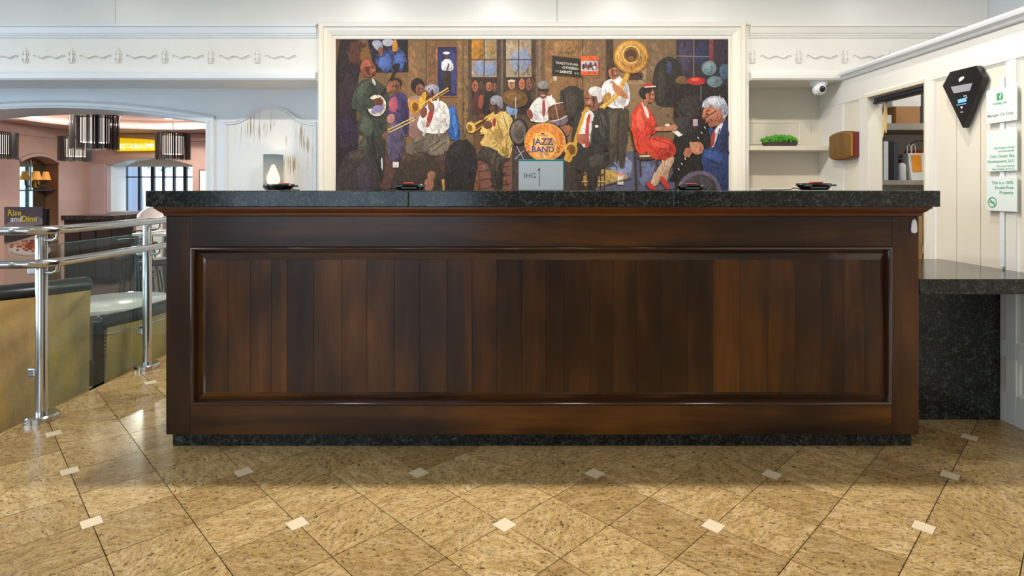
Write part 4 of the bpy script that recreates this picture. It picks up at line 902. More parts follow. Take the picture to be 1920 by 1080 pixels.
a.e('#2a211e', 308, 497, 76, 84); a.e('#ddd2bd', 312, 497, 63, 73); a.p('#948aad', (270, 560), (285, 485), (350, 462), (372, 512), (330, 545)); a.p('#424a3e', (140, 490), (200, 455), (262, 445), (305, 465), (300, 512), (220, 528), (150, 525)); a.e('#6c3d30', 322, 471, 36, 26, -.1); a.l('#2a2018', 17, (352, 425), (442, 255)); a.p('#191412', (428, 216), (466, 210), (468, 240), (440, 270), (420, 262)); a.e('#9c6650', 400, 372, 20, 42, .25)
a.face(268, 252, 38, 52, .8, '#5a2c20', '#c87c5a', -.35); a.hand(322, 471, .25, 30, '#7a4838', '#40241c'); a.hand(400, 372, -1.9, 22, '#ab735a', '#5c382a'); a.face(438, 374, 33, 44, -.5, '#5a3826', '#a87454'); a.face(606, 390, 27, 34, .6, '#5f3a2c', '#bd8468')
a.l('#23271f', 6, (300, 360), (318, 440)); a.l('#23271f', 5, (285, 600), (292, 700)); a.l('#1f2119', 7, (282, 710), (300, 830)); a.l('#6a715e', 5, (170, 400), (150, 480))
# --- trombone player
a.p('#2f63a6', (802, 486), (840, 508), (882, 700), (862, 735), (800, 722), (792, 600)); a.p('#5488c4', (825, 540), (845, 560), (860, 700), (835, 710))
a.p('#6f6353', (498, 775), (560, 730), (650, 685), (805, 690), (812, 770), (740, 840), (600, 830), (520, 830)); a.p('#857865', (620, 800), (720, 715), (812, 705), (795, 800), (700, 840)); a.p('#54493e', (540, 790), (640, 740), (660, 760), (570, 820))
a.p('#e2dcd4', (582, 630), (600, 570), (640, 500), (700, 462), (770, 470), (808, 540), (798, 684), (650, 688), (600, 662)); a.p('#b9b2ac', (700, 545), (760, 640), (745, 655), (690, 590)); a.p('#c8c2bc', (600, 620), (640, 580), (650, 660), (610, 655)); a.p('#a63a34', (662, 535), (700, 500), (694, 570), (662, 645), (644, 645), (652, 580))
a.e('#6d4431', 680, 408, 46, 50); a.e('#a39daa', 684, 384, 48, 30); a.e('#8a8490', 716, 405, 16, 28); a.e('#4a2c22', 655, 420, 18, 10)
a.p('#d6a640', (588, 470), (636, 392), (652, 440), (606, 545)); a.e('#cc942c', 564, 505, 36, 47, -.2); a.e('#7c5218', 572, 506, 20, 30, -.2); a.l('#ddb962', 9, (600, 502), (795, 378)); a.l('#b88c3c', 7, (640, 492), (800, 395)); a.l('#dcc07c', 7, (388, 662), (565, 575)); a.l('#dcc07c', 7, (402, 677), (575, 590)); a.l('#c8a050', 8, (388, 652), (396, 680)); a.e('#7d4c39', 630, 545, 23, 38, .2); a.e('#8a543e', 680, 508, 22, 36, -.2)
a.face(672, 412, 38, 46, -.7, '#3f241a', '#8f5e46'); a.hand(630, 545, -1.3, 24, '#8f5a45', '#4a2a20'); a.hand(680, 508, -1.2, 22, '#9a634b', '#50301f')
for q in ((650, 600, 690, 670), (730, 500, 780, 560), (740, 600, 790, 640), (610, 600, 640, 640)): a.l('#a9a29c', 5, (q[0], q[1]), (q[2], q[3]))
for q in ((560, 760, 640, 720), (650, 790, 740, 730), (690, 810, 780, 740)): a.l('#4a4036', 6, (q[0], q[1]), (q[2], q[3]))
# --- cornet player
b.p('#3e352e', (130, 790), (250, 755), (345, 830), (340, 870), (295, 870), (303, 1075), (232, 1075), (208, 880), (140, 870)); b.p('#584c40', (215, 820), (280, 800), (270, 940), (230, 940)); b.p('#2b2320', (290, 860), (300, 1070), (262, 1070), (268, 900))
b.p('#cbab66', (130, 765), (185, 690), (140, 690), (165, 620), (215, 560), (300, 528), (362, 575), (368, 640), (358, 852), (300, 845), (235, 782)); b.p('#a88a4d', (225, 660), (300, 640), (310, 740), (230, 720)); b.p('#dcc488', (290, 545), (350, 580), (340, 640), (280, 620)); b.p('#9c7e44', (250, 760), (340, 780), (345, 845), (300, 830)); b.p('#982a31', (228, 590), (252, 578), (250, 640), (232, 642))
b.e('#5d3b2c', 246, 502, 42, 56); b.e('#93929c', 256, 464, 43, 35); b.e('#7c7a84', 286, 490, 14, 30); b.e('#3e241b', 222, 505, 14, 9)
b.l('#d3a54e', 14, (85, 640), (240, 545)); b.l('#b58638', 10, (110, 670), (225, 590)); b.e('#dab463', 84, 645, 31, 39, -.3); b.e('#8b642a', 76, 648, 17, 25, -.3); b.e('#5e362a', 155, 575, 20, 24); b.e('#6a3f30', 196, 628, 32, 28, .4)
b.face(238, 506, 36, 48, -.7, '#36201a', '#84583f'); b.hand(155, 575, -.8, 19, '#744838', '#3a221a'); b.hand(196, 628, -.6, 24, '#7d4e3c', '#3e241b')
for q in ((300, 560, 330, 660), (260, 600, 290, 690), (330, 680, 320, 800), (240, 720, 290, 760), (200, 650, 240, 690)): b.l('#8d7038', 6, (q[0], q[1]), (q[2], q[3]))
b.l('#1f1916', 7, (262, 800), (240, 900), (262, 1060))
for x, y, k in ((112, 365, .3), (205, 368, -.3), (241, 372, .3), (357, 352, .2), (427, 352, -.2), (474, 352, .3)): b.face(x, y, 18, 30, k, '#56301f', '#cf9474')
# --- drummer and kit
b.e('#6d4e29', 380, 450, 88, 62, .15); b.e('#866334', 370, 436, 52, 28, .15); b.l('#b8b4ac', 6, (384, 440), (386, 590))
b.p('#e0dad3', (470, 570), (480, 500), (540, 435), (620, 430), (662, 480), (650, 520), (605, 540), (606, 612), (492, 610)); b.p('#bcb6b2', (500, 520), (530, 500), (540, 600), (505, 600)); b.p('#a9434b', (563, 462), (584, 455), (586, 560), (572, 580), (562, 560)); b.e('#704939', 570, 402, 34, 50); b.e('#8d8984', 570, 358, 39, 27); b.r('#2a2222', 536, 386, 604, 402); b.e('#c9a48c', 570, 430, 16, 6); b.e('#8c4d39', 480, 556, 19, 36, -.3)
b.e('#7d6670', 682, 600, 58, 32, -.2); b.p('#6e4831', (592, 512), (640, 485), (700, 476), (732, 565), (690, 590), (622, 605), sm=1); b.l('#d4d0cc', 6, (592, 512), (645, 487), (704, 476)); b.l('#d4d0cc', 6, (620, 605), (680, 592), (732, 566)); b.l('#c0a888', 4, (650, 490), (672, 590)); b.p('#a06a4c', (690, 650), (760, 620), (740, 720))
b.e('#231e1b', 406, 675, 64, 92); b.e('#6c615a', 402, 675, 51, 79); b.e('#504640', 410, 690, 32, 50); b.l('#aab0b8', 5, (390, 770), (440, 860)); b.l('#aab0b8', 5, (440, 800), (380, 860))
b.e('#3e2c22', 590, 745, 146, 132); b.e('#cfa070', 582, 744, 140, 130); b.e('#dd923f', 579, 745, 134, 124); b.e('#e3ad66', 572, 765, 92, 92)
b.t('JAZZ', '#2b2e68', 568, 762, 62, 0, 'CENTER', .018); b.t('BAND', '#2b2e68', 568, 812, 56, 0, 'CENTER', .018); b.e('#4c4038', 568, 688, 14, 5); b.l('#6a5238', 3, (535, 700), (605, 700)); b.e('#7c6a5c', 470, 810, 8, 8); b.e('#7c6a5c', 672, 810, 8, 8)
word = 'PRESERVATION HALL'
for i, ch in enumerate(word):
    an = math.radians(194-208*i/(len(word)-1)); x, y = 579+104*math.cos(an), 752-96*math.sin(an)
    if ch != ' ': b.t(ch, '#bd4f26', x, y, 40, an-math.pi/2, 'CENTER', .006, .8)
# --- sousaphone player
c.p('#4a4034', (160, 500), (318, 505), (322, 620), (296, 820), (290, 915), (250, 920), (246, 700), (218, 905), (180, 908), (186, 600), sm=1); c.p('#5e5444', (190, 540), (240, 540), (220, 760), (190, 760)); c.p('#dedad6', (128, 400), (150, 340), (200, 315), (262, 308), (310, 340), (332, 440), (306, 512), (180, 518), (150, 460)); c.p('#b8b4b2', (250, 440), (300, 430), (290, 500), (250, 505))
c.l('#c99c46', 32, (128, 520), (180, 480), (235, 430), (262, 385), (290, 330), (312, 280)); c.l('#e2c47c', 8, (140, 505), (220, 440), (270, 365)); c.e('#b8883c', 170, 445, 26, 40, .6); c.p('#bd7c54', (210, 340), (250, 365), (322, 440), (302, 458), (230, 415), (205, 380)); c.e('#a66e50', 215, 270, 34, 54); c.p('#4b3527', (176, 258), (185, 215), (215, 198), (258, 222), (252, 256), (220, 236), (196, 250)); c.e('#6e402e', 232, 292, 12, 7)
c.e('#a87430', 334, 168, 121, 116); c.e('#d0a050', 334, 166, 110, 105); c.e('#b98740', 340, 172, 86, 84); c.e('#e0bf74', 334, 155, 60, 62); c.e('#8a6228', 334, 155, 51, 53); c.e('#54391c', 333, 158, 38, 40); c.e('#86602c', 333, 180, 22, 16); c.p('#e8cf90', (240, 130), (270, 90), (300, 75), (260, 140), (246, 200))
c.face(220, 274, 30, 48, .6, '#6a4030', '#c89070'); c.hand(205, 350, -1.0, 18, '#bd8260', '#6a4030')
for q in ((160, 380, 180, 470), (290, 350, 310, 440), (270, 460, 290, 505)): c.l('#a8a4a4', 5, (q[0], q[1]), (q[2], q[3]))
c.l('#2e271f', 7, (250, 560), (246, 700), (240, 880))
# --- saxophone player
for x in (8, 40, 128, 155): c.l('#4b3826', 8, (x, 890), (x, 1075))
c.l('#4b3826', 7, (0, 960), (160, 960)); c.l('#c9a878', 7, (0, 1010), (160, 1010))
c.p('#32302b', (-150, 880), (-60, 790), (100, 780), (188, 820), (192, 890), (118, 930), (104, 1080), (38, 1080), (46, 930), (-80, 930), (-100, 1080), (-160, 1080)); c.p('#4d4a44', (50, 830), (140, 820), (150, 890), (60, 910))
c.p('#353530', (-70, 800), (-60, 640), (-40, 560), (0, 522), (60, 540), (130, 508), (186, 565), (194, 790), (140, 812), (60, 772), (0, 795)); c.p('#4d4d46', (120, 540), (170, 580), (170, 720), (125, 700)); c.p('#dcd6d0', (5, 548), (88, 532), (66, 650), (54, 775), (0, 778), (-12, 680)); c.p('#bb4639', (40, 558), (64, 556), (46, 650), (54, 770), (38, 790), (22, 770), (26, 650)); c.p('#dcd4cc', (90, 628), (116, 630), (112, 646), (92, 648))
c.e('#8d5c45', 74, 462, 52, 74); c.e('#d5cfcb', 94, 402, 47, 33); c.e('#c4bcb8', 122, 440, 19, 42); c.e('#a87058', 60, 470, 26, 34); c.l('#4a302a', 7, (28, 448), (104, 452)); c.e('#5e3428', 45, 500, 16, 7)
c.l('#c8953d', 26, (46, 512), (22, 540), (4, 590), (-14, 650), (-36, 720), (-50, 790)); c.l('#e2bc6c', 7, (30, 545), (8, 610), (-20, 700)); b.e('#cfa042', 756, 795, 44, 50); b.e('#7b5321', 757, 795, 31, 36); b.e('#c8953d', 738, 852, 28, 28); b.p('#c8953d', (715, 800), (735, 790), (765, 850), (725, 865)); c.e('#a65f48', 8, 722, 40, 34, -.3); c.e('#b87460', -8, 705, 22, 18)
c.face(66, 464, 44, 62, -.6, '#573326', '#c08a6c'); c.hand(8, 722, -2.4, 30, '#b87258', '#6a3a2a')
for q in ((120, 560, 150, 660), (70, 600, 84, 760), (160, 620, 170, 760)): c.l('#20201c', 6, (q[0], q[1]), (q[2], q[3]))
c.l('#5c5c54', 5, (92, 540), (72, 650), (62, 760))
# --- pianist
c.l('#3b2b20', 11, (322, 640), (358, 790), (370, 1075)); c.l('#3b2b20', 9, (395, 860), (398, 980)); c.l('#3b2b20', 9, (500, 860), (520, 920)); c.p('#51402f', (365, 822), (470, 815), (515, 858), (380, 866), sm=1); c.p('#d0b89a', (385, 832), (480, 830), (470, 842), (392, 845))
c.p('#bc9f84', (560, 850), (630, 832), (612, 905), (545, 965), (500, 1050), (452, 1035), (500, 940)); c.p('#a88a70', (600, 880), (590, 960), (570, 1020), (530, 990)); c.p('#bb3b30', (440, 1000), (462, 1020), (512, 1058), (486, 1072), (440, 1045)); c.p('#b33a30', (518, 985), (546, 968), (606, 1052), (570, 1066))
c.p('#bd3c29', (436, 770), (470, 700), (590, 715), (640, 780), (628, 840), (535, 868), (440, 825)); c.p('#d9553e', (470, 730), (580, 730), (610, 780), (480, 790)); c.p('#cc432e', (332, 580), (360, 510), (395, 485), (430, 490), (472, 545), (508, 640), (505, 678), (452, 705), (442, 825), (372, 824), (342, 690)); c.p('#e0664e', (360, 540), (410, 520), (430, 640), (380, 680)); c.p('#a8321f', (430, 600), (500, 640), (495, 670), (440, 660)); c.p('#bd7f60', (490, 642), (560, 640), (625, 628), (655, 655), (600, 668), (500, 672)); c.p('#dcd2c6', (398, 465), (440, 510), (458, 580), (440, 585), (418, 520)); c.e('#a86a4e', 430, 480, 16, 26)
c.e('#231b19', 434, 408, 46, 42); c.e('#ab6c4f', 462, 432, 31, 47); c.e('#231b19', 440, 395, 34, 22); c.p('#bb332b', (408, 380), (430, 348), (470, 350), (505, 372), (470, 374)); c.l('#dcd0c4', 7, (425, 374), (500, 370)); c.e('#6a382c', 474, 456, 10, 5); c.l('#2a1c18', 5, (462, 420), (486, 420))
c.r('#d3c8ba', 242, 965, 281, 1030); c.e('#d88a90', 262, 962, 18, 14); c.l('#5c4a30', 8, (170, 1030), (335, 985))
c.face(468, 434, 27, 42, .5, '#6c3c2a', '#cf9474'); c.hand(618, 648, .15, 24, '#c58c6c', '#7a4a36')
for q in ((400, 540, 440, 640), (360, 660, 390, 800), (480, 720, 600, 760), (500, 780, 610, 800), (430, 700, 470, 690)): c.l('#96301f', 6, (q[0], q[1]), (q[2], q[3]))
# --- clarinet player
c.p('#293d6a', (850, 640), (900, 660), (1000, 560), (1000, 1250), (880, 1080), (800, 880), (812, 800), (880, 770), (862, 700)); c.p('#3f5a92', (815, 800), (900, 805), (955, 835), (948, 875), (840, 862)); c.p('#1e2b4a', (930, 700), (985, 660), (990, 820), (940, 800)); c.p('#cfcbd0', (898, 650), (965, 598), (912, 715), (880, 795), (872, 740)); c.p('#a33b35', (872, 690), (902, 660), (895, 760), (868, 785))
c.p('#a86b50', (814, 530), (840, 490), (900, 495), (965, 520), (968, 590), (910, 640), (850, 640), (832, 590), (812, 565)); c.p('#c08468', (850, 520), (900, 515), (915, 580), (870, 600)); c.p('#abacb6', (810, 492), (828, 458), (880, 430), (945, 440), (986, 500), (986, 560), (950, 595), (946, 530), (890, 515), (866, 486), (830, 520)); c.p('#d4d6dc', (840, 470), (890, 442), (930, 455), (880, 490)); c.e('#b5765c', 928, 545, 15, 26); c.l('#3a2828', 7, (820, 588), (905, 535)); c.e('#6e3a2c', 850, 612, 14, 8)
c.l('#17151a', 19, (848, 618), (640, 945)); c.p('#17151a', (655, 920), (640, 980), (612, 1012), (588, 996), (620, 950), sm=1)
for i in range(9): x, y = 830-22*i, 645+35*i; c.l('#c9c6c8', 6, (x-5, y-6), (x+4, y+8))
c.e('#b97c60', 778, 785, 44, 44, .3); c.e('#c98e72', 745, 760, 22, 16, .6); c.e('#a86c52', 715, 812, 26, 32, .2); c.l('#c98e72', 13, (735, 745), (790, 770)); c.l('#c98e72', 13, (730, 770), (785, 795))
c.p('#b5765a', (822, 545), (806, 572), (822, 582)); c.e('#1c1412', 846, 556, 9, 6); c.l('#5c3426', 6, (836, 540), (866, 530)); c.hand(770, 770, 2.7, 38, '#cf9678', '#7a4836'); c.hand(712, 820, 2.6, 26, '#bd8064', '#6e4030')
for q in ((900, 760, 960, 820), (930, 650, 905, 760), (860, 860, 930, 900)): c.l('#18233e', 7, (q[0], q[1]), (q[2], q[3]))
for k in range(6): c.l('#e2e2e8', 4, (850+k*20, 470-10*abs(k-2.5)), (872+k*20, 500-6*abs(k-2.5)))
# --- heads of the audience in front
a.p('#8a5348', (310, 1010), (338, 1010), (340, 1060), (312, 1060)); a.p('#3c3433', (30, 1250), (45, 960), (90, 830), (180, 785), (270, 815), (325, 910), (340, 1010), (330, 1250)); a.p('#5b4a42', (100, 850), (180, 795), (260, 825), (200, 860)); a.p('#47404a', (180, 900), (260, 900), (280, 1060), (190, 1080))
a.r('#d9d4cc', 422, 878, 462, 915); a.p('#b58a52', (690, 1000), (800, 990), (800, 1100), (690, 1100)); a.p('#3f3328', (398, 1250), (405, 1030), (450, 920), (520, 840), (620, 798), (715, 850), (752, 960), (768, 1250)); a.p('#5a4a34', (480, 880), (560, 820), (640, 805), (600, 860)); a.e('#9a6a54', 682, 968, 28, 30, .5); a.p('#9a6a54', (630, 1000), (690, 975), (700, 1060), (640, 1080))
a.p('#8a5a3c', (930, 1000), (990, 900), (1005, 1080), (940, 1080)); a.p('#211d1d', (775, 1250), (768, 900), (790, 790), (850, 728), (930, 728), (985, 800), (992, 920), (965, 1060), (950, 1250)); a.p('#33302e', (800, 820), (860, 750), (900, 760), (850, 860))
b.p('#3c352e', (706, 1250), (705, 880), (735, 870), (790, 920), (815, 1040), (820, 1250))
c.p('#6a5e72', (620, 1250), (640, 1040), (700, 960), (800, 930), (890, 960), (945, 1060), (950, 1250)); c.p('#453e44', (640, 1250), (660, 1060), (720, 985), (800, 955), (880, 985), (925, 1080), (930, 1250))
cv.build('canvas', M['canvas'], mu, fix=False)
MB().box(FX0, FX1, DM, DM+.003, 1.2-.25, FZ).build('backing', M['black_plastic'], mu)
# ================================================================ railing
XPST = -2.45
ra = thing('glass_railing', 'brushed steel railing with two handrails and a glass panel along the floor edge', 'railing', (XPST, 3.4, 0))
for y in (2.986, 3.85):
    p = MB().lathe([(.0, .004), (.027, .004), (.027, .955), (.024, .962), (0, .962)], (XPST, y, 0), 24).build('post', M['chrome'], ra, True)
    MB().lathe([(.0, .0005), (.078, .0005), (.078, .026), (.070, .034), (0, .034)], (XPST, y, 0), 32).build('base_cover', M['chrome'], ra, True)
    for z in (.935, .765):
        MB().tube([(XPST+.02, y, z), (XPST+.06, y+.0, z), (XPST+.082, y, z+.012), (XPST+.085, y, z+.045)], .009, 10).build('bracket', M['chrome'], ra, True)
    for z in (.78, .25):
        MB().box(XPST-.06, XPST-.02, y-.02, y+.05, z-.022, z+.022).build('glass_clamp', M['chrome'], ra, bevel=.006)
XH = XPST+.085
for z in (.99, .82):
    pts = [(XH, 6.0 if False else 4.38, z), (XH, 3.05, z)]+[(XH-.16+.16*math.cos(t), 3.05-.16*math.sin(t), z) for t in [math.pi/2*i/8 for i in range(1, 9)]]+[(-4.2, 2.89, z)]
    MB().tube(pts, .0225, 16).build('handrail', M['chrome'], ra, True)
XG = XPST-.04
gp = MB().box(XG-.005, XG+.005, 3.02, 4.30, .03, .9).build('glass_panel', M['clear_glass'], ra)
eg = MB().box(XG-.0052, XG+.0052, 3.014, 3.02, .03, .9); eg.box(XG-.0052, XG+.0052, 3.02, 4.30, .9, .903)
eg.build('glass_edge', M['teal_edge'], gp)
# ================================================================ booths and tables in the sunken lounge
def booth(name, label, path, ztop, thick, trim, fab_bottom=ZS, roll=.055):
    t = thing(name, label, 'seat', (path[0][0], path[0][1], ZS))
    fn = lambda u, v, h: (u, v, h); L = chaikin(path, 3, False); n = len(L); out = []; inn = []
    for i in range(n):
        p = Vector(L[i]); d = (Vector(L[min(i+1, n-1)])-Vector(L[max(i-1, 0)])).normalized(); nn = Vector((-d.y, d.x)); out.append(p); inn.append(p+nn*thick)
    lev = [(fab_bottom, .035), (fab_bottom+.4, .012), (ztop-.25, 0), (ztop-.06, -.012)]
    mb = MB(); k = len(lev); vs = []
    for i in range(n):
        nn = (inn[i]-out[i]).normalized()
        for z, o_ in lev: q = out[i]+nn*o_; vs.append((q.x, q.y, z))
    fs = [(i*k+q, (i+1)*k+q, (i+1)*k+q+1, i*k+q+1) for i in range(n-1) for q in range(k-1)]
    mb.add(vs, fs); vs = []
    for i in range(n): vs += [(inn[i].x, inn[i].y, ZS), (inn[i].x, inn[i].y, ztop-.06)]
    mb.add(vs, [(i*2, i*2+1, i*2+3, i*2+2) for i in range(n-1)])
    for i in (0, n-1):
        nn = (inn[i]-out[i]).normalized(); a_ = [out[i]+nn*o_ for z, o_ in lev]
        mb.add([(q.x, q.y, z) for q, (z, o_) in zip(a_, lev)]+[(inn[i].x, inn[i].y, ztop-.06), (inn[i].x, inn[i].y, ZS)], [tuple(range(k+2))])
    mb.build('outer_back', M['gold_fabric'], t, True)
    ctr = [(a_+b_)/2 for a_, b_ in zip(out, inn)]; d0 = (ctr[0]-ctr[1]).normalized(); d1 = (ctr[-1]-ctr[-2]).normalized()
    tp = [(ctr[0].x+d0.x*.02, ctr[0].y+d0.y*.02)]+[(q.x, q.y) for q in ctr]+[(ctr[-1].x+d1.x*.02, ctr[-1].y+d1.y*.02)]
    r = thick/2+.02
    mb = MB(); N2 = 14; vs = []
    for i, (x, y) in enumerate(tp):
        j = min(max(i-1, 0), n-1); nn = (inn[j]-out[j]).normalized(); s_ = .72 if i in (0, len(tp)-1) else 1
        for q in range(N2):
            an = 2*math.pi*q/N2; vs.append((x+nn.x*r*s_*math.cos(an), y+nn.y*r*s_*math.cos(an), ztop-roll+roll*s_*math.sin(an)))
    mb.add(vs, [(i*N2+q, i*N2+(q+1) % N2, (i+1)*N2+(q+1) % N2, (i+1)*N2+q) for i in range(len(tp)-1) for q in range(N2)]+[tuple(range(N2)), tuple((len(tp)-1)*N2+q for q in range(N2))])
    mb.build('top_roll', M['black_vinyl'], t, True)
    if trim:
        nails = MB()
        for i in (0,):
            nn = (inn[i]-out[i]).normalized(); q = out[i]; d1 = d0
            MB().tube([(ctr[i].x+d1.x*.02, ctr[i].y+d1.y*.02, ZS+.02), (ctr[i].x+d1.x*.02, ctr[i].y+d1.y*.02, ztop-.04)], [.03, .036], 10).build('end_post', M['black_vinyl'], t, True)
            for m_ in range(30): z = ZS+.05+m_*(ztop-.1-ZS)/30; nails.lathe([(0, .004), (.006, 0)], (q.x+d1.x*.012, q.y-.006, z), 6, axis='y')
        for i in range(0, n-1):
            for f_ in (0, .5): p = out[i].lerp(out[i+1], f_); nn = (inn[i]-out[i]).normalized(); nails.lathe([(0, -.006), (.006, 0)], (p.x-nn.x*.014, p.y-nn.y*.014, ztop-roll*2-.012), 6, axis='y')
        tag(nails.build('nailhead_trim', M['silver'], t), kind='stuff')
    # seat on the inner side
    vs = []; 
    for i in range(n):
        nn = (inn[i]-out[i]).normalized()
        for o_, z in ((thick-.01, ZS+.02), (thick-.01, ZS+.46), (thick+.20, ZS+.46), (thick+.24, ZS+.42), (thick+.22, ZS+.02)): q = out[i]+nn*o_; vs.append((q.x, q.y, z))
    mb = MB(); mb.add(vs, [(i*5+q, (i+1)*5+q, (i+1)*5+(q+1) % 5, i*5+(q+1) % 5) for i in range(n-1) for q in range(5)]+[tuple(range(5)), tuple((n-1)*5+q for q in range(5))])
    mb.build('seat', M['black_vinyl'], t, True); return t
booth('high_booth', 'high curved booth back in gold woven fabric with a thick black top roll', [(-3.9, 2.72), (-3.5, 2.86), (-3.12, 3.10), (-2.83, 3.36), (-2.665, 3.62)], .645, .11, False)
booth('low_booth', 'low curved booth back in gold fabric with black band and nailhead trim', [(-2.69, 3.80), (-2.61, 4.02), (-2.585, 4.30), (-2.575, 4.60)], .365, .09, True)
TB = (-3.22, 4.62); ta = thing('round_table', 'white round pedestal table between the two gold booths', 'table', (TB[0], TB[1], ZS))
MB().lathe([(0, .262), (.40, .262), (.418, .268), (.42, .28), (.42, .296), (.412, .302), (0, .302)], (TB[0], TB[1], 0), 48).build('table_top', M['white_gloss_top'], ta, True)
MB().lathe([(.0, ZS+.001), (.24, ZS+.001), (.24, ZS+.015), (.05, ZS+.035), (.04, ZS+.06), (.04, .22), (.10, .262), (0, .262)], (TB[0], TB[1], 0), 24).build('pedestal', M['black_metal'], ta, True)
# ================================================================ restaurant furniture
def dbox(mb, px0, px1, py0, py1, D, dep): return mb.box(wx(px0, D), wx(px1, D), D, D+dep, wz(py1, D), wz(py0, D))
D = 9.9; bf = thing('buffet_counter', 'long black buffet counter with a dark stone top in front of the pink wall', 'counter', (wx(165, D), D+.3, ZS)); bz1 = wz(404, D)
MB().box(wx(117, D), wx(214, D), D-.04, D+.6, bz1-.08, bz1).build('top', M['dark_granite'], bf, bevel=.006)
MB().box(wx(122, D), wx(210, D), D, D+.56, ZS+.08, bz1-.08).build('body', M['black_metal'], bf)
for k in range(3):
    a_ = wx(122+29.3*k, D); b_ = wx(122+29.3*(k+1), D); MB().box(a_+.015, b_-.015, D-.012, D, ZS+.13, bz1-.12).build('door', mat('black_panel', '#221c1e', .3) if 'bp' not in M else M['bp'], bf, bevel=.004)
MB().box(wx(122, D)+.02, wx(210, D)-.02, D+.03, D+.56, ZS+.001, ZS+.08).build('plinth', M['black_plastic'], bf)
MB().box(wx(116, D), wx(121.6, D), D-.02, D+.58, ZS+.001, bz1-.08).build('side_panel', M['pink_plaster'], bf)
D = 10.6; tag(MB().box(wx(199, D), wx(235, D), D, D+.5, ZS+.001, wz(397, D)).build('grey_cabinet', M['grey_paint'], bevel=.01), 'plain grey cabinet beside the buffet counter under the window', 'cabinet')
# rise and dine board
D = 5.9; sx0, sx1 = wx(8, D), wx(80, D); zt1, zb1 = wz(388, D), wz(540, D)
bd = thing('poster_stand', 'tall poster board with yellow and white title and a plate of food', 'sign', ((sx0+sx1)/2, D+.05, ZS))
MB().box(sx0, sx1, D, D+.018, zb1, zt1).build('board', mat('poster_purple', '#6c6270', .4), bd, bevel=.003)
MB().box(sx1+.001, sx1+.03, D+.005, D+.05, ZS+.02, zt1-.02).box(sx0-.0, sx0+.03, D+.02, D+.05, ZS+.02, zt1-.02).build('frame_leg', M['black_metal'], bd)
MB().box(sx0-.02, sx1+.05, D-.12, D+.2, ZS+.001, ZS+.02).build('base', M['black_metal'], bd)
pr = MB(); fp = front(D-.0006); W_ = sx1-sx0
def BD(u, v): return (sx0+u*W_, zt1-v*W_)
L_ = [0]
def pp(col, *pts, sm=1):
    L_[0] += 1; q = [BD(*p) for p in pts]; q = chaikin(q, sm) if sm else q; pr.flat(q, fp, L_[0]*2e-4, 0, lin(col))
pp('#584f60', (0, .0), (1, 0), (1, .30), (0, .45), sm=0); pp('#8d7f8c', (.0, .42), (.5, .30), (1, .22), (1, .60), (0, .72)); pp('#2a2024', (0, .62), (1, .45), (1, .85), (0, .92), sm=0)
pp('#c9a894', (0, .98), (.9, .72), (1, .75), (1, 2.1), (0, 2.1), sm=0)
pr_e = lambda col, cx_, cy_, rx_, ry_: pp(col, *ell(cx_, cy_, rx_, ry_, 0, 24), sm=0)
pr_e('#d8c6b8', .66, 1.12, .56, .20); pr_e('#b9998a', .66, 1.17, .50, .13); pr_e('#e2d6cc', .66, 1.10, .50, .15)
rr = random.Random(9)
for i in range(46):
    u, v = rr.gauss(.62, .19), rr.gauss(1.02, .07); pr_e(rr.choice(['#c9722c', '#b3542a', '#8c3420', '#d98a3c', '#a8442c', '#6e2a1c']), min(max(u, .2), .97), v, rr.uniform(.03, .06), rr.uniform(.02, .035))
pr.text('Rise', fp, *BD(.10, .22), .085, .02, lin('#e8d23c'), bold=.02, shear=.12); pr.text('and', fp, *BD(.18, .38), .08, .02, lin('#f4f2ee'), bold=.02, shear=.15); pr.text('Dine', fp, *BD(.46, .38), .085, .02, lin('#e8d23c'), bold=.02, shear=.12)
for i, v in enumerate(pr.v): pr.v[i] = (v[0], min(v[1], D-.0007) if v[1] > D-.015 else D-.0105, v[2])
pr.build('poster_print', M['print'], bd, fix=False)
# neon arrow sign
D = RB-.13; ns = thing('restaurant_sign', 'yellow glowing restaurant arrow sign on the pink wall', 'sign', (wx(255, D), RB, wz(283, D)))
mb = MB(); mb.prism([(wx(219, D), wz(283, D)), (wx(291, D), wz(282, D)), (wx(293, D), wz(268, D)), (wx(286, D), wz(262, D)), (wx(219, D), wz(258, D))], front(D), -.078, 0); mb.build('sign_box', M['neon_yellow'], ns)
nl = MB().text('RESTAURANT', front(D-.004), wx(223, D), wz(279, D), .145, 0, sx=.62, bold=.012); nl.build('lettering', M['neon_white'], ns)
MB().prism([(wx(277, D), wz(276, D)), (wx(284, D), wz(276, D)), (wx(284, D), wz(279, D)), (wx(289, D), wz(273, D)), (wx(284, D), wz(267, D)), (wx(284, D), wz(270, D)), (wx(277, D), wz(270, D))], front(D), .001, .006).build('arrow', M['neon_white'], ns)
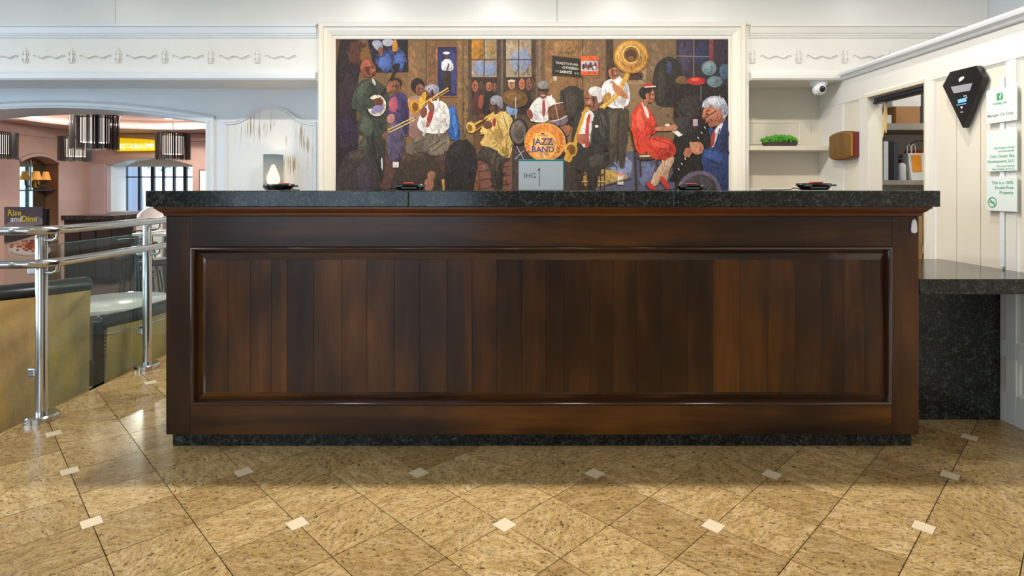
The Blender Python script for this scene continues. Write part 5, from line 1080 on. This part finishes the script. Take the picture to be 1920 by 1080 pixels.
# pendants
def pendant():
    t = thing('drum_pendant', '', 'pendant lamp', (0,0,0), 0, 'string drum pendants in the restaurant')
    R0, hh = .238, .195
    MB().lathe([(.135, -hh*.62), (.138, -hh*.62), (.138, hh*.8), (.135, hh*.8)], n=28).build('inner_shade', M['shade_glow'], t, True, local=True)
    st = MB(); rr = random.Random(2)
    for i in range(128):
        an = 2*math.pi*(i+rr.uniform(-.35, .35))/128; w_ = .0058 if rr.random() < .7 else .003; cs, sn = math.cos(an), math.sin(an); b_ = -hh-rr.uniform(0, .012)
        st.add([(R0*cs-w_*sn*(-1), R0*sn+w_*cs*(-1), b_), (R0*cs-w_*sn, R0*sn+w_*cs, b_), (R0*cs-w_*sn, R0*sn+w_*cs, hh), (R0*cs+w_*sn, R0*sn-w_*cs, hh)], [(0,1,2,3)])
    ob = st.build('string_shade', M['black_vinyl'], t, local=True, fix=False); tag(ob, kind='stuff')
    for z in (hh, ): MB().lathe([(R0-.004, z-.012), (R0+.004, z-.012), (R0+.004, z), (R0-.004, z)], n=32).build('rim', M['black_metal'], t, True, local=True)
    sp = MB()
    for q in range(3): an = q*math.pi/3; sp.tube([(-R0*math.cos(an), -R0*math.sin(an), hh-.005), (R0*math.cos(an), R0*math.sin(an), hh-.005)], .003, 6)
    sp.build('spokes', M['black_metal'], t, local=True)
    MB().tube([(0, 0, hh-.01), (0, 0, RC-1.86-.002)], .006, 8).build('stem', M['chrome'], t, True, local=True)
    MB().lathe([(0, RC-1.86), (.06, RC-1.86), (.055, RC-1.875), (0, RC-1.885)], n=20).build('canopy', M['chrome'], t, True, local=True)
    point_light('lamp', (0, 0, .02), .06, 34, (1, .9, .81), t)
    return t
p0 = pendant(); pl_ = ['largest looking black string drum pendant hanging just past the arch', 'black string drum pendant partly covered by the largest one', 'black string drum pendant hanging beside the yellow sign in front of the window', 'black string drum pendant hanging beside the arched mirror niche wall']
for k, (px, D, l_) in enumerate(((177.5, 6.6, pl_[0]), (141.5, 9.4, pl_[1]), (324.5, 8.8, pl_[2]), (-4, 8.6, pl_[3]))):
    o = p0 if k == 0 else dup(p0, (0,0,0)); o.location = (wx(px, D), D, 1.86); o['label'] = l_
    if k: o.rotation_euler = (0, 0, .7*k)
    if k in (1, 2):                                    # these two hang from the higher ceiling of the oval tray
        for ch in [q for q in bpy.data.objects if q.parent is o]:
            if ch.name.startswith('canopy'): ch.location.z = .16
            if ch.name.startswith('stem'): ch.data = MB().tube([(0, 0, .185), (0, 0, RC-1.86+.158)], .006, 8).mesh('stem', M['chrome'])
# mirror niche, pole and sconce on the left wall
tag(MB().prism([(na0+.03, .2), (na1-.02, .2), (na1-.02, nzt-.0), (na0+.03, nzt-.0)], facel, -.249, -.235).build('wall_mirror', M['mirror'], bevel=.006), 'tall mirror at the back of the arched pink niche', 'mirror')
tag(MB().box(RW-.23, RW-.05, na0+.002, na1-.014, 1.17, 1.19).build('niche_shelf_board', M['dark_metal'], bevel=.003), 'thin dark glass shelf across the arched niche', 'shelf')
tag(MB().tube([(RW-.12, 10.03, 1.1901), (RW-.12, 10.03, 1.72)], .014, 10).build('chrome_pole', M['chrome'], smooth=True), 'slim chrome pole standing on the niche shelf', 'pole')
ws = thing('twin_sconce', 'two armed wall sconce with small amber shades in front of the niche mirror', 'wall lamp', (RW-.235, 10.27, 1.3)); ym = 10.27
MB().box(RW-.2345, RW-.20, ym-.05, ym+.05, 1.23, 1.36).build('wall_plate', M['gold_edge'], ws, bevel=.01)
for s in (-1, 1):
    MB().tube([(RW-.21, ym, 1.29), (RW-.15, ym+s*.05, 1.25), (RW-.13, ym+s*.09, 1.28), (RW-.13, ym+s*.1, 1.38)], .010, 8).build('arm', M['black_metal'], ws, True)
    MB().lathe([(.075, 1.37), (.04, 1.52), (.038, 1.52), (.073, 1.37)], (RW-.13, ym+s*.1, 0), 20).build('shade', M['amber_shade'], ws, True)
# bar stools and tall table past the rail
def stool():
    t = thing('bar_stool', '', 'stool', (0,0,0), 0, 'bar stools by the window'); h_ = .76
    MB().lathe([(0, h_-.03), (.16, h_-.03), (.185, h_-.01), (.185, h_+.02), (.16, h_+.045), (0, h_+.05)], n=24).build('seat', M['black_vinyl'], t, True, local=True)
    for q in range(4):
        an = math.pi/4+q*math.pi/2; MB().tube([(.12*math.cos(an), .12*math.sin(an), h_-.03), (.2*math.cos(an), .2*math.sin(an), .001)], .013, 8).build('leg', M['dark_metal'], t, True, local=True)
    MB().tube([(.175*math.cos(a_), .175*math.sin(a_), .26) for a_ in [2*math.pi*i/20 for i in range(21)]], .009, 8).build('foot_ring', M['chrome'], t, True, local=True)
    MB().tube([(.17*math.cos(a_), .17*math.sin(a_), h_+.22) for a_ in [math.pi*i/12 for i in range(13)]], .011, 8).build('back_rail', M['dark_metal'], t, True, local=True)
    bp_ = MB()
    for a_ in (.3, 1.2, 1.95, 2.85): bp_.tube([(.17*math.cos(a_), .17*math.sin(a_), h_), (.17*math.cos(a_), .17*math.sin(a_), h_+.22)], .007, 6)
    bp_.build('back_spindles', M['dark_metal'], t, True, local=True); return t
s0 = stool(); sl = ['bar stool with black round seat beside the second railing post', 'bar stool standing at the tall table behind the desk end', 'bar stool farthest into the room near the window sill']
for k, (px, D, r_, l_) in enumerate(((248, 7.6, .4, sl[0]), (292, 7.0, 2.2, sl[1]), (272, 9.2, 1.2, sl[2]))):
    o = s0 if k == 0 else dup(s0, (0,0,0)); o.location = (wx(px, D), D, ZS); o.rotation_euler = (0, 0, r_); o['label'] = l_
ht = thing('tall_table', 'tall square table with pale top and slim legs near the window', 'table', (wx(330, 8.2), 8.2, ZS)); hx, hy = wx(330, 8.2), 8.2
MB().box(hx-.38, hx+.38, hy-.38, hy+.38, .56, .60).build('table_top', M['white_gloss_top'], ht, bevel=.006)
for sx in (-1, 1):
    for sy in (-1, 1): MB().box(hx+sx*.34-.02, hx+sx*.34+.02, hy+sy*.34-.02, hy+sy*.34+.02, ZS+.001, .56).build('leg', M['dark_metal'], ht)
# white tub chair by the window
D = 9.6; cx_ = wx(283, D); tc = thing('white_tub_chair', 'white rounded tub chair by the restaurant window', 'chair', (cx_, D, ZS))
MB().lathe([(0, ZS+.3), (.15, ZS+.31), (.22, ZS+.45), (.2, ZS+.5), (0, ZS+.5)], (cx_, D, 0), 24).build('seat', M['white_plastic'], tc, True)
mb = MB(); vs = []; n = 17
for i in range(n):
    an = math.pi*1.1*i/(n-1)-.15; tpz = wz(386, D)+.0-.18*(abs(i-8)/8)**2
    for r_, z in ((.21, ZS+.42), (.235, ZS+.7), (.22, tpz), (.19, tpz), (.20, ZS+.7), (.18, ZS+.45)): vs.append((cx_+r_*math.cos(an), D+r_*math.sin(an), z))
mb.add(vs, [(i*6+q, (i+1)*6+q, (i+1)*6+(q+1) % 6, i*6+(q+1) % 6) for i in range(n-1) for q in range(6)]+[tuple(range(6)), tuple((n-1)*6+q for q in range(6))]); mb.build('backrest', M['white_plastic'], tc, True)
for q in range(4): an = math.pi/4+q*math.pi/2; MB().tube([(cx_+.12*math.cos(an), D+.12*math.sin(an), ZS+.31), (cx_+.17*math.cos(an), D+.17*math.sin(an), ZS+.001)], .014, 8).build('leg', M['dark_metal'], tc, True)
# picture on the back wall beside the arch
D = RB-.03; fp_ = thing('wall_picture', 'bright picture in a thin dark red frame on the pink wall', 'picture', (wx(382, D), RB, 1.2))
MB().box(wx(373, D), wx(397, D), D, D+.028, wz(362, D), wz(318, D)).build('frame', M['maroon'], fp_)
MB().box(wx(375, D), wx(395, D), D-.003, D, wz(360, D), wz(320, D)).build('print', M['paper'], fp_)
# outdoors: tree and hedge seen through the window
tr = thing('street_tree', 'leafy tree with pale trunk outside the restaurant window', 'tree', (wx(252, 15), 15, ZS-.1))
MB().tube([(wx(253, 15), 15, ZS-.1), (wx(252, 15), 15, 1.0), (wx(250, 15), 15, 2.4)], [.24, .2, .16], 12).build('trunk', mat('bark', '#8d8f9a', .9), tr, True)
lf = MB(); rr = random.Random(4)
for i in range(420):
    x, y, z = wx(rr.uniform(205, 370), 15.5), 15.2+rr.uniform(-.5, 1.6), rr.uniform(1.75, 3.4); s_ = rr.uniform(.05, .11)
    q = [Vector((rr.uniform(-1, 1), rr.uniform(-1, 1), rr.uniform(-1, 1)))*s_ for _ in range(4)]; lf.add([(x+v.x, y+v.y, z+v.z) for v in q], [(0,1,2), (0,2,3)])
tag(lf.build('foliage', mat('leaf', '#6fa08a', .7), tr, fix=False), kind='stuff')
